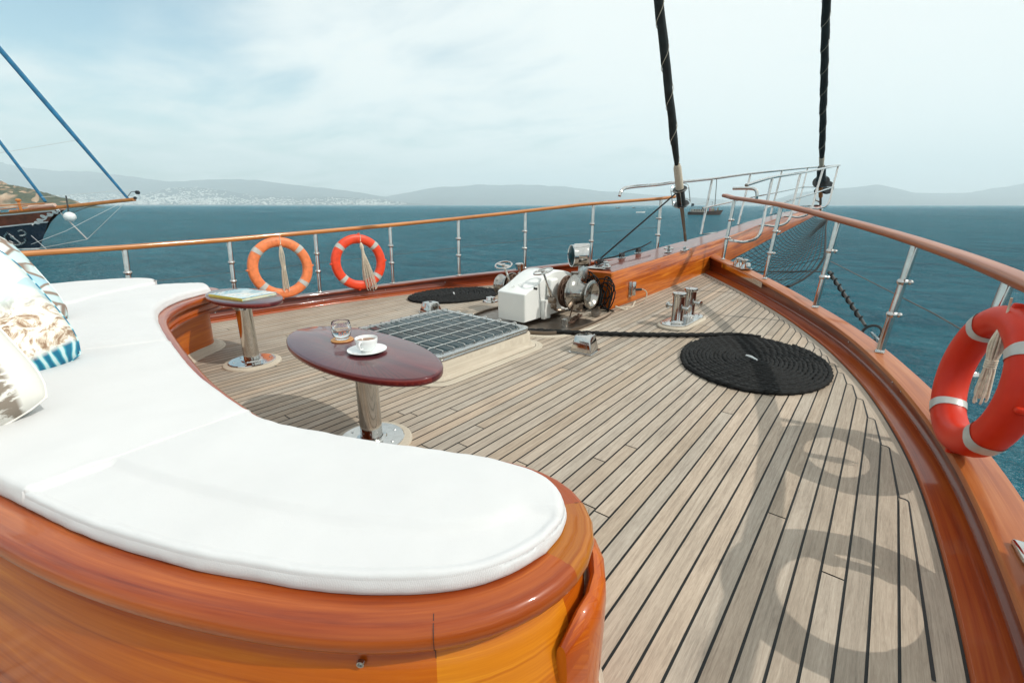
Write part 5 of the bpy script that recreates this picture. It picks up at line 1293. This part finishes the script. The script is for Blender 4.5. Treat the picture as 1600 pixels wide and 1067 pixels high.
    b = MB(); b.lathe([(.032, .0), (.032, .07), (.026, .074), (.0, .074)], (-2.15, 3.42, .022), (0, 0, 1), 22); b.build('hawse_pipe', M['steel'], root)
    b = MB(); b.lathe([(.03, .0), (.034, .01), (.034, .05), (.045, .055), (.045, .075), (0, .08)], (-2.12, 3.98, .05), (.2, -.9, .25), 18); b.tube([(-2.13, 4.0, .03), (-2.13, 4.0, .11)], .02, 10); b.build('chain_stopper', M['dirty'], root)
    for q in range(7):
        l = MB(); p = Vector((-2.16 - .012 * q, 3.55 + .045 * q, .034 + .012 * (q % 2))); a = R(30 + 50 * (q % 3)); t_ = Vector((math.cos(a) * .4, 1, .1)).normalized(); o_ = Vector((0, 0, 1)) if q % 2 else t_.cross(Vector((0, 0, 1)))
        l.tube([p + t_ * (.032 * math.cos(w_)) + o_ * (.016 * math.sin(w_)) for w_ in np.linspace(0, 5.7, 11)], .007, 6, closed=True); l.build('chain_link', M['rust'], root)
    l = MB(); l.tube([(-2.22, 3.62, .06), (-2.20, 3.64, .17)], .006, 6); l.build('chain_end', M['rust'], root)
    tag(root, 'white anchor windlass with polished drums in front of the bowsprit', 'windlass')
windlass()
def searchlight():
    c = PPL(909, 398, -2.36, 0); root = empty('searchlight', (c.x, c.y, .05)); ax = Vector((cy_ * .9, sy_ * .9 - .25, .04)).normalized()
    b = MB(); b.lathe([(0, -.075), (.105, -.075), (.114, -.068), (.114, .068), (.108, .078), (.095, .084), (0, .088)], c, ax, 36); b.build('drum', M['chrome'], root)
    bm = MB(); s = ax; lensc = c - s * .0 + Vector((sy_ * .0, 0, 0)); f = Vector((-ax.y, ax.x, 0)) * -1
    b = MB(); b.lathe([(.0, .03), (.06, .026), (.098, .008), (.10, 0)], c + Vector((-.055, -.085, -.005)), (-.62, -.78, 0), 30); b.build('lens', M['lid'], root)
    b = MB(); b.lathe([(.098, -.03), (.106, -.03), (.110, .012), (.103, .016), (.098, .010)], c + Vector((-.055, -.085, -.005)), (-.62, -.78, 0), 30); b.build('lens_rim', M['chrome'], root)
    b = MB(); b.box((c.x + .02, c.y, c.z - .165), (.075, .09, .14), None, .008, .85); b.build('yoke', M['steel'], root)
    b = MB(); b.lathe([(.045, .0), (.05, .02), (.05, .14), (.06, .15), (.06, .165), (0, .17)], (c.x - .05, c.y, c.z - .34), (0, 0, 1), 20); b.lathe([(.07, .0), (.065, .02), (.04, .03), (.04, .25)], (c.x, c.y, .02), (0, 0, 1), 20); b.build('pedestal', M['dirty'], root)
    tag(root, 'polished steel drum shaped lamp on a pedestal behind the windlass', 'searchlight')
searchlight()
def clutter():
    # cable bundle hanging at the end of the bowsprit
    rr = random.Random(8); b = MB()
    for k in range(26):
        x = -2.24 + rr.uniform(-.16, .12); y = 4.18 + rr.uniform(-.04, .05); w_ = rr.uniform(.05, .13); h_ = rr.uniform(.10, .18); zc = .20 + rr.uniform(-.06, .07); t_ = rr.uniform(-.8, .3)
        pts = [Vector((x + w_ * math.cos(a) * math.cos(t_) , y + w_ * math.cos(a) * math.sin(t_) + .02 * math.sin(3 * a), max(.03, zc + h_ * math.sin(a)))) for a in np.linspace(0, 6, 20)]
        b.tube(pts, .0065, 6, closed=True)
    o = b.build('cable_bundle', M['black_rope'], ang=180); tag(o, 'tangled bundle of black cable hung on the end of the bowsprit', 'cable')
    b = MB(); b.tube(catmull([(-2.08, 4.28, .07), (-2.0, 4.36, .035), (-2.03, 4.44, .035), (-2.08, 4.40, .04), (-2.0, 4.5, .04), (-2.03, 4.62, .045), (-2.05, 4.70, .06)], 6), .010, 7); o = b.build('beige_cord', M['beige'], ang=180); tag(o, 'short beige cord lying at the foot of the bowsprit', 'cord')
    # socket on the side of the beam
    root = empty('outlet_box', (-2.10, 4.67, .2)); b = MB(); b.box((-2.102, 4.67, .195), (.016, .075, .17), None, .004); b.build('back_plate', M['steel'], root)
    b = MB(); b.lathe([(.0, .0), (.028, .0), (.030, .01), (.030, .14), (.026, .15), (0, .15)], (-2.075, 4.68, .13), (0, 0, 1), 18); b.build('socket', M['chrome'], root)
    b = MB(); b.tube(catmull([(-2.05, 4.70, .19), (-1.99, 4.74, .195), (-1.95, 4.76, .16), (-1.95, 4.73, .08), (-2.0, 4.68, .035), (-2.05, 4.60, .035)], 6), .006, 6); b.build('lead', M['beige'], root); b = MB(); b.tube([(-2.06, 4.695, .19), (-2.0, 4.735, .196)], .014, 8); b.build('plug', M['black'], root)
    tag(root, 'steel power socket with a plugged lead on the side of the bowsprit', 'power socket')
    # deck fittings on the top of the beam
    root = empty('deck_fairlead', (-2.35, 4.4, .42)); b = MB(); b.box((-2.36, 4.40, BT(4.4) + .012), (.20, .16, .014), None, .005); b.build('base', M['chrome'], root); b = MB(); b.lathe([(.05, 0), (.055, .01), (.03, .03), (.025, .05), (.04, .06), (0, .07)], (-2.28, 4.42, BT(4.4) + .018), (0, 0, 1), 18); b.build('drum', M['steel'], root); tag(root, 'flat polished fitting on the inboard end of the bowsprit', 'deck fitting')
    for (y, lab) in ((4.62, 'black line clutch nearest the lamp on the bowsprit edge'), (5.15, 'middle black cleat on the left edge of the bowsprit'), (5.62, 'farthest black cleat on the left edge of the bowsprit')):
        root = empty('line_cleat', (-2.46, y, BT(y))); z = BT(y) + .004; b = MB(); b.box((-2.46, y, z + .006), (.05, .13, .010), None, .003); b.build('base', M['steel'], root)
        b = MB(); b.lathe([(.0, -.014), (.030, -.014), (.024, 0), (.030, .014), (0, .014)], (-2.46, y - .025, z + .042), (1, 0, 0), 16); b.lathe([(.0, -.012), (.024, -.012), (.019, 0), (.024, .012), (0, .012)], (-2.46, y + .035, z + .036), (1, 0, 0), 16); b.box((-2.46, y, z + .04), (.036, .10, .012), None, .004); b.build('sheave', M['black'], root); tag(root, lab, 'cleat', 'black line cleats on the bowsprit')
    b = MB(); b.tube(catmull([(-2.43, 4.5, .475), (-2.47, 4.66, .49), (-2.46, 5.0, .50), (-2.48, 5.3, .53), (-2.46, 5.7, .56), (-2.5, 6.1, .60)], 6), .008, 6); b.tube(catmull([(-2.4, 4.42, .46), (-2.34, 4.5, .50), (-2.40, 4.60, .47), (-2.47, 4.52, .49), (-2.42, 4.45, .45)], 6), .008, 6); o = b.build('control_line', M['black_rope'], ang=180); tag(o, 'black control line led through the cleats on the bowsprit', 'rope')
    # cross bitt on top of the beam
    root = empty('small_cleat', (-2.22, 5.9, .5)); y = 5.86; z = BT(y) + .004; b = MB(); b.tube([(-2.16, y, z), (-2.16, y, z + .085)], .016, 10); b.tube([(-2.22, y - .01, z + .05), (-2.10, y + .01, z + .05)], .013, 10); b.build('horned_post', M['chrome'], root); b = MB(); b.box((-2.16, y, z + .004), (.07, .12, .006), None, .002); b.build('base', M['steel'], root); tag(root, 'small steel cross cleat on top of the bowsprit', 'cleat')
    # roller fairlead on the right cap near the bow
    c = pt_on(1, .15, 6.45); cz = capz(6.45); root = empty('bow_fairlead', (c.x, c.y, cz)); rot = Matrix.Rotation(math.atan2(.78, .62) * 1.0 - R(15), 3, 'Z')
    b = MB(); b.box((c.x, c.y, cz + .006), (.14, .36, .012), Matrix.Rotation(R(35), 3, 'Z'), .004); b.build('base', M['chrome'], root)
    d = Vector((-math.sin(R(35)), math.cos(R(35)), 0))
    for s in (-1, 1):
        p = c + d * (.085 * s) + Vector((0, 0, cz + .012)); b = MB(); b.lathe([(.048, 0), (.045, .012), (.032, .035), (.030, .06), (.040, .085), (.045, .095), (.03, .105), (0, .107)], p, (0, 0, 1), 20); b.build('roller', M['chrome'], root)
    p = c - d * .19; b = MB(); b.box((p.x, p.y, cz + .045), (.07, .045, .085), Matrix.Rotation(R(35), 3, 'Z'), .012, .7); b.build('horn', M['chrome'], root); p = c + d * .19; b = MB(); b.box((p.x, p.y, cz + .04), (.06, .045, .07), Matrix.Rotation(R(35), 3, 'Z'), .012, .7); b.build('horn', M['chrome'], root)
    b = MB(); e1 = edge(1, .078, 5.75, 6.75, 12, .2, lambda y: capz(y) - .045); b.sweep(e1, rrect(.004, .06, .001, 1)); b.build('wear_plate', M['chrome'], root)
    tag(root, 'polished roller fairlead on the right bulwark cap at the bow', 'fairlead')
    # small chrome fitting on the cap near the lower right corner
    c = pt_on(1, .135, 1.74); b = MB(); b.box((c.x, c.y, capz(1.7) + .010), (.035, .11, .02), Matrix.Rotation(R(6), 3, 'Z'), .008); o = b.build('rail_fitting', M['chrome']); tag(o, 'small chrome fitting on the tan cap at the lower right corner', 'fitting')
    # cleat foot behind the windlass and low ring foot
    c = Vector((-3.98, 5.1, zd(5.1))); b = MB(); b.lathe([(.07, 0), (.06, .02), (.055, .2), (.065, .21), (.065, .235), (.04, .25), (0, .252)], c, (0, 0, 1), 22); o = b.build('capstan_post', M['chrome']); tag(o, 'short steel post at the left bulwark behind the windlass', 'post')
    c = Vector((-3.42, 3.84, zd(3.9) + .004)); b = MB(); b.lathe([(.09, 0), (.085, .014), (.06, .02), (.05, .05), (0, .06)], c, (0, 0, 1), 22); o = b.build('deck_filler', M['chrome']); tag(o, 'small round steel deck filler between the far mat and the windlass', 'deck fitting')
    c = PZ(363, 495, 0.03); c = Vector((-4.72, 1.75, zd(1.7) + .02)); b = MB(); b.lathe([(.035, 0), (.033, .09), (.03, .095), (0, .096)], c, (0, 0, 1), 18); o = b.build('drain_cap', M['steel']); tag(o, 'short steel stub on the waterway beside the far table', 'deck fitting')
    # port bollard like fittings seen beyond
clutter()
def outboard_lines():
    b = MB(); A = PZ(1297, 424, .58); b = MB()
    P0 = Vector((-.33, 5.15, .62)); P1 = Vector((.10, 4.30, .05)); P0 = PF(1296, 424, 4.35); P1 = PF(1352, 508, 3.6)
    root = empty('tackle', P1); pts = resample([P0, P1], 60); b.tube(pts, .012, 8); b.build('rope', M['wire'], root)
    b = MB(); d = (P1 - P0); n = 90; s = d.normalized().orthogonal(); t_ = d.normalized().cross(s)
    b.tube([P0 + d * (k / n) * .92 + (s * math.cos(k * .55) + t_ * math.sin(k * .55)) * .015 for k in range(n + 1)], .008, 6); b.build('whipping', M['black_rope'], root, ang=180)
    b = MB(); q = PF(1362, 520, 3.55); b.tube([q + (s * math.cos(a) + t_ * .4 * math.sin(a) + d.normalized() * .9 * math.sin(a)) * .06 for a in np.linspace(0, 5.9, 18)], .011, 8, closed=True); b.build('shackle', M['black'], root)
    b = MB(); q2 = pt_on(1, .23, 3.93); q2.z = capz(3.9) + .0; b.box(q2, (.02, .12, .08), None, .004); b.tube([q, q2], .012, 8); b.build('chain_plate', M['steel'], root)
    tag(root, 'rope tackle whipped in black leading to a shackle outside the right bulwark', 'rope')
    b = MB(); b.tube([PF(1298, 408, 5.2), PF(1460, 490, 3.0), PF(1620, 582, 2.05)], .0045, 6); o = b.build('outer_wire', M['wire']); tag(o, 'thin wire stretched outside the right rail above the water', 'wire')
outboard_lines()
exec_after = []

# ------------------------------------------------------------------ the neighbouring gulet
def gulet():
    O = PZ(62, 389, WZ); F = Vector((cy_, sy_, 0)); S = Vector((F.y, -F.x, 0))   # S points back towards the camera
    def W(s, t, z): return O + F * s + S * t + Vector((0, 0, z))
    root = empty('wooden_sailing_boat', O)
    ss = [2.9, 2.3, 1.6, .8, 0, -1, -2.2, -3.6, -5.5, -8, -12, -16, -19, -21]
    def sheer(s): return float(np.interp(s, [-21, -14, -8, -3, 0, 2.9], [2.0, 1.6, 1.75, 2.25, 2.5, 2.82]))
    def bw(s): return float(np.interp(-s, [-2.9, -2, -1, 0, 1.5, 3.5, 6, 10, 16, 19, 21], [.02, .22, .48, .75, 1.15, 1.65, 2.2, 2.7, 2.6, 2.2, 1.7]))
    def stem(z): return float(np.interp(z, [-1.2, 0, .5, 1.0, 1.5, 2.0, 2.45, 2.82], [-1.4, 0, .30, .62, 1.02, 1.55, 2.2, 2.9]))
    def half(s, z):
        st = stem(z)
        if s >= st: return 0.0
        k = min(1, (st - s) / 9.5); zz = max(0, z) / 2.8
        return bw(max(s, -21)) ** 0 * (2.75 * (1 - (1 - k) ** 1.9) ** (1.02 - .12 * zz)) * (.72 + .28 * zz) * float(np.interp(s, [-21, -15], [.72, 1]))
    zs = [-1.0, 0, .25, .5, .8, 1.1]
    def wale(s): return float(np.interp(s, [-21, -10, -3, 1.6], [1.0, 1.05, 1.38, 1.95]))
    def surf(name, zf, mat, off=0.0, sx=None):
        b = MB()
        for sd in (1, -1):
            rows = []
            for q in range(60):
                f = q / 59; row = []
                for zz in zf:
                    # station position measured back from the stem along each waterline
                    s0 = -21 + 21 * f; z = zz(s0) if callable(zz) else zz
                    st = stem(z); s = -21 + (st + 21) * (1 - (1 - f) ** 1.6); z = zz(s) if callable(zz) else zz
                    s = min(s, stem(z)); row.append(W(s, sd * (half(s, z) + off), z))
                rows.append(row)
            b.quadgrid(rows, flip=(sd == 1))
        return b.build(name, mat, root, ang=50)
    surf('lower_hull', [-1.0, .09, .5, 1.0, lambda s: wale(s)], M['navy'])
    surf('boot_stripe', [.0, .09], M['white'], .02)
    surf('wale_stripe', [lambda s: wale(s) - .03, lambda s: wale(s) + .05], M['white'], .035)
    surf('upper_planking', [lambda s: wale(s) + .02, lambda s: (wale(s) + sheer(s)) / 2, lambda s: sheer(s)], M['brown_hull'], .0)
    surf('sheer_stripe', [lambda s: sheer(s) - .08, lambda s: sheer(s) - .0], M['white'], .03)
    surf('cap_rail', [lambda s: sheer(s), lambda s: sheer(s) + .11], M['boat_orange'], .05)
    b = MB(); rows = []
    for q in range(50):
        s = -21 + 23.6 * q / 49; h = half(s, sheer(s)); rows.append([W(s, h * f, sheer(s) - .02) for f in (-1, 0, 1)])
    b.quadgrid(rows); b.build('boat_deck', M['boat_orange'], root, smooth=False)
    # bowsprit
    b = MB(); b.sweep([W(-1.2, 0, 2.62), W(2.9, 0, 2.98), W(7.7, 0, 3.46)], rrect(.34, .22, .05)); b.build('bowsprit', M['boat_orange'], root)
    b = MB()
    for sd in (1, -1):
        b.tube(catmull([W(-7, sd * (half(-7, 2) + 0), 2.55), W(-3.4, sd * half(-3.4, 2.3), 2.85), W(-.8, sd * .9, 3.05), W(1.6, sd * .3, 3.2)], 6), .035, 8)
        for s in (-6, -4.6, -3.4, -2.2, -1, .2): b.tube([W(s, sd * max(.3, half(s, 2.3)), sheer(s)), W(s, sd * max(.3, half(s, 2.3)), 2.88 + .06 * s)], .018, 6)
    b.build('deck_rail', M['boat_orange'], root)
    b = MB(); b.box(W(-.15, .35, 2.98), (.16, .16, .75), None, .03); b.lathe([(0, 0), (.15, .02), (.17, .12), (.10, .2), (0, .22)], W(-.15, .35, 3.3), (0, 0, 1), 14); b.build('sampson_post', M['boat_orange'], root)
    b = MB(); b.tube([W(.4, .25, 2.92), W(2.2, .2, 3.08)], .13, 10); b.build('rolled_awning', plain('pale_pink_canvas', (.62, .46, .38), .9), root)
    b = MB(); b.box(W(-4.6, 0, 2.9), (1.2, 1.8, .7), Matrix.Rotation(YAW, 3, 'Z'), .08); b.build('deckhouse', M['white'], root)
    # painted scrolls and the figure near the stem
    b = MB()
    def onh(s, z, o=.03): s = min(s, stem(z) - .03); return W(s, half(s, z) + o, z)
    for (cs, cz, r_, sg) in ((1.0, 2.02, .13, 1), (1.35, 2.3, .12, -1), (1.75, 2.42, .11, 1), (2.1, 2.58, .10, -1), (.75, 1.88, .10, -1), (2.35, 2.68, .06, 1)):
        pts = []
        for k in range(26):
            a = k / 25 * 4.4 * math.pi; rr = r_ * (1 - k / 32); pts.append(onh(cs + rr * math.cos(a) * 1.1, cz + sg * rr * math.sin(a)))
        b.tube(pts, .040, 5)
    pts = [onh(.45 + 2.0 * k / 20, 1.72 + 1.02 * k / 20 + .05 * math.sin(k * 1.3), .035) for k in range(21)]; b.tube(pts, .045, 5)
    b.build('scroll_ornament', M['white'], root, ang=180)
    b = MB(); 
    for k in range(30):
        pass
    b.tube([onh(-1.0, 1.15, .10), onh(-.72, .45, .12)], .05, 6); b.tube(catmull([onh(-1.35, .55, .1), onh(-1.1, .35, .12), onh(-.75, .38, .14), onh(-.45, .55, .12), onh(-.35, .8, .1)], 5), .06, 6)
    b.tube(catmull([onh(-.45, 1.3, .08), onh(-.25, 1.38, .1), onh(-.12, 1.2, .1), onh(-.28, 1.02, .1), onh(-.5, 1.0, .1)], 5), .05, 6); b.tube([onh(-1.45, .45, .08), onh(-1.3, 1.0, .08), onh(-1.0, 1.25, .08)], .05, 6)
    b.lathe([(0, .03), (.12, .02), (.13, 0)], onh(-.95, .9, .1), S, 12); b.build('stowed_anchor', M['steel'], root)
    b = MB(); b.box(onh(-3.1, 1.02, .03), (.5, .05, .12), Matrix.Rotation(YAW, 3, 'Z'), .02); b.build('port_light', M['boat_orange'], root)
    # stays in blue covers
    b = MB(); A = W(7.3, 0, 3.48); B = PPLline(0, 77, O, F); d = (B - A).normalized(); b.tube(resample([A, A + d * 26], 40), [.08 + .07 * min(1, i / 10) for i in range(40)], 8); b.build('blue_headsail', M['blue_rope'], root)
    b = MB(); A2 = W(1.4, 0, 3.3); B2 = PPLline(0, 222, O, F); d2 = (B2 - A2).normalized(); b.tube([A2, A2 + d2 * 22], .095, 8); b.build('blue_headsail', M['blue_rope'], root)
    b = MB(); b.tube([W(-13, 0, 1.8), W(-13.6, 0, 25)], [.2, .12], 12); b.build('mast', M['boat_orange'], root)
    # white lines, dolphin striker, reel at the tip
    b = MB(); 
    for pts in ([W(7.1, 0, 3.3), W(3.9, .3, .72), W(-.3, .1, .0)], [W(7.0, .1, 3.3), W(3.4, 1.2, 1.35), W(.2, .7, .4)], [W(7.6, 0, 4.1), W(1.5, .3, 3.6)], [A + d * 4.6, W(-2.8, 0, 6.2)], [W(.2, .5, 1.0), W(1.5, 1.0, .1)]): b.tube(pts, .013, 5)
    b.build('rigging_line', M['white'], root)
    b = MB(); b.tube([W(2.35, .1, 2.55), W(3.95, .3, .7)], .045, 8); b.build('dolphin_striker', M['chrome'], root)
    b = MB(); b.tube([W(7.2, 0, 3.55), W(7.6, 0, 3.95), W(8.0, 0, 4.0)], .02, 6); b.lathe([(0, -.07), (.13, -.07), (.13, .07), (0, .07)], W(8.05, 0, 3.92), S, 14); b.lathe([(0, -.05), (.09, -.05), (.09, .05), (0, .05)], W(7.8, 0, 3.56), S, 12); b.build('tip_reel', M['black'], root)
    b = MB()
    for i in range(7):
        f = i / 6; b.tube([W(3.0 + 3.2 * f, -.1, 2.95 + .38 * f), W(2.8 + 1.6 * f, .25, 2.35 + .55 * f)], .008, 4)
    for i in range(6):
        f = i / 5; b.tube([W(3.0 - .2 * f, -.1 + .3 * f, 2.95 - .6 * f), W(6.2 - 1.8 * f, .2 * f, 3.33 - .42 * f)], .008, 4)
    b.build('net', M['wire'], root)
    tag(root, 'dark blue and brown wooden sailing boat with white scrollwork at its bow', 'boat')
    b = MB(); c = W(3.25, .45, 2.28); b.lathe([(0, -.36), (.10, -.34), (.24, -.26), (.33, -.09), (.33, .09), (.24, .26), (.10, .34), (0, .36)], c, (cy_, sy_, .1), 24); f = b.build('fender', M['white'], ang=70)
    b = MB(); b.tube([c + Vector((0, 0, .38)), W(3.0, .1, 3.2), W(2.95, 0, 3.7)], .045, 7); l = b.build('lanyard', M['black']); l.parent = f
    tag(f, 'white ball fender hanging under the bowsprit of the other boat', 'fender')
def PPLline(u, v, O, F):
    r = ray(u, v); # vertical plane through O along F
    N = Vector((F.y, -F.x, 0)); t = (O.dot(N)) / (r.dot(N)); return Vector((r.x * t, r.y * t, H + r.z * t))
gulet()

def tour_boat():
    O = PZ(1076, 335.5, WZ); d0 = -O.x * sy_ + O.y * cy_; E_ = PZ(1128, 335.5, WZ); F = (E_ - O); Ln = F.length; F.normalize(); S = Vector((F.y, -F.x, 0)); k = Ln / 12.0
    def W(s, t, z): return O + F * (s * k) + S * (t * k) + Vector((0, 0, z * k))
    rt = Matrix.Rotation(math.atan2(F.y, F.x), 3, 'Z')
    root = empty('tour_boat', O); b = MB()
    for sd in (1, -1):
        rows = []
        for q in range(20):
            f = q / 19; row = []
            for z in (-.4, 0, .5, float(np.interp(f, [0, .3, 1], [1.1, .95, 1.7]))):
                s = f * (11.4 + .5 * z); h = 1.7 * (1 - f ** 3.2) ** .8 * (.75 + .2 * z) * (.75 + .25 * min(1, f * 4)); row.append(W(s, sd * h, z))
            rows.append(row)
        b.quadgrid(rows, flip=(sd == 1))
    b.build('hull', M['dark_boat'], root)
    b = MB(); b.box(W(3.2, 0, 1.5), (4.6 * k, 2.2 * k, 1.0 * k), rt, .05); b.build('cabin', plain('cabin_cream', (.42, .38, .33), .5), root)
    b = MB()
    for i in range(5): b.box(W(1.5 + i * .85, 1.11, 1.65), (.5 * k, .04, .42 * k), rt)
    b.build('window', M['lid'], root)
    b = MB(); b.box(W(3.4, 0, 2.72), (6.2 * k, 2.8 * k, .12 * k), rt, .03); b.build('awning', M['navy'], root)
    b = MB()
    for s in (.6, 2.4, 4.2, 6.2):
        for t in (-1.2, 1.2): b.tube([W(s, t, .9), W(s, t, 2.7)], .05 * k, 6)
    b.build('awning_post', M['wire'], root)
    b = MB(); b.tube([W(8, 0, 1.2), W(8, 0, 4.6)], .07 * k, 6); b.tube([W(8, 0, 4.5), W(12.4, 0, 2.0)], .02 * k, 4); b.tube([W(8, 0, 4.5), W(0, 0, 3.3)], .02 * k, 4); b.build('mast', M['dark_boat'], root)
    b = MB(); b.quadgrid([[W(.6, 0, 2.9), W(.6, 0, 4.0)], [W(1.5, .2, 3.1), W(1.5, .2, 3.9)]]); b.tube([W(.6, 0, 2.7), W(.6, 0, 4.1)], .03 * k, 5); b.build('flag', M['navy'], root)
    rr = random.Random(2)
    for s in (7.2, 7.9, 8.6, 9.3, 10.0, 10.6):
        b = MB(); t_ = rr.uniform(-.4, .5); b.lathe([(0, 0), (.16, .05), (.2, .5), (.22, .85), (.09, 1.0), (.07, 1.05), (.13, 1.15), (.12, 1.28), (0, 1.34)], W(s, t_, 1.1), (0, 0, 1), 8)
        o = b.build('person', plain('clothing', (rr.uniform(.05, .5), rr.uniform(.05, .35), rr.uniform(.05, .35)), .9)); o.data.transform(Matrix.Identity(4)); tag(o, 'tiny figure standing on the foredeck of the distant tour boat', 'person', 'figures on the distant tour boat')
    tag(root, 'dark wooden tour boat with an awning in the distance below the pulpit', 'boat')
tour_boat()
def small_boat(u, v, wpx, label, kind, mat):
    O = PZ(u, v, WZ); dd = -O.x * sy_ + O.y * cy_; L = wpx / 740 * dd; F = Vector((cy_, sy_, 0)); S = Vector((F.y, -F.x, 0)); k = L / 6
    root = empty('small_boat', O); b = MB()
    def W(s, t, z): return O + F * (s * k) + S * (t * k) + Vector((0, 0, z * k))
    for sd in (1, -1): b.quadgrid([[W(-3 + 6 * f + .4 * z * f, sd * 1.0 * (1 - f ** 3) ** .7 * (.7 + .3 * z), z * (1 + .4 * f)) for z in (-.2, .3, .8)] for f in [q / 9 for q in range(10)]], flip=(sd == 1))
    b.build('hull', mat, root)
    b = MB()
    if kind: b.box(W(-.6, 0, 1.2), (2 * k, 1.2 * k, 1.0 * k), Matrix.Rotation(YAW, 3, 'Z'), .02); b.build('cabin', M['white'], root)
    b = MB(); b.tube([W(.3, 0, .6), W(.3, 0, 4.2 if kind else 1.8)], .07 * k, 5); b.build('mast', M['wire'], root)
    tag(root, label, 'boat', 'small boats far out near the left handrail end')
small_boat(965, 325.2, 6, 'leftmost tiny boat far out beyond the end of the left handrail', 1, M['dark_boat'])
small_boat(990, 324.8, 5, 'tiny boat on the horizon between the two others past the left handrail', 1, M['dark_boat'])
small_boat(1001, 332.3, 13, 'small low motor boat, nearest of the three tiny boats past the left handrail', 0, M['white'])
for o in D.objects:
    if o.type == 'MESH' and o.parent is None and 'kind' not in o and 'label' not in o: print('UNTAGGED', o.name)
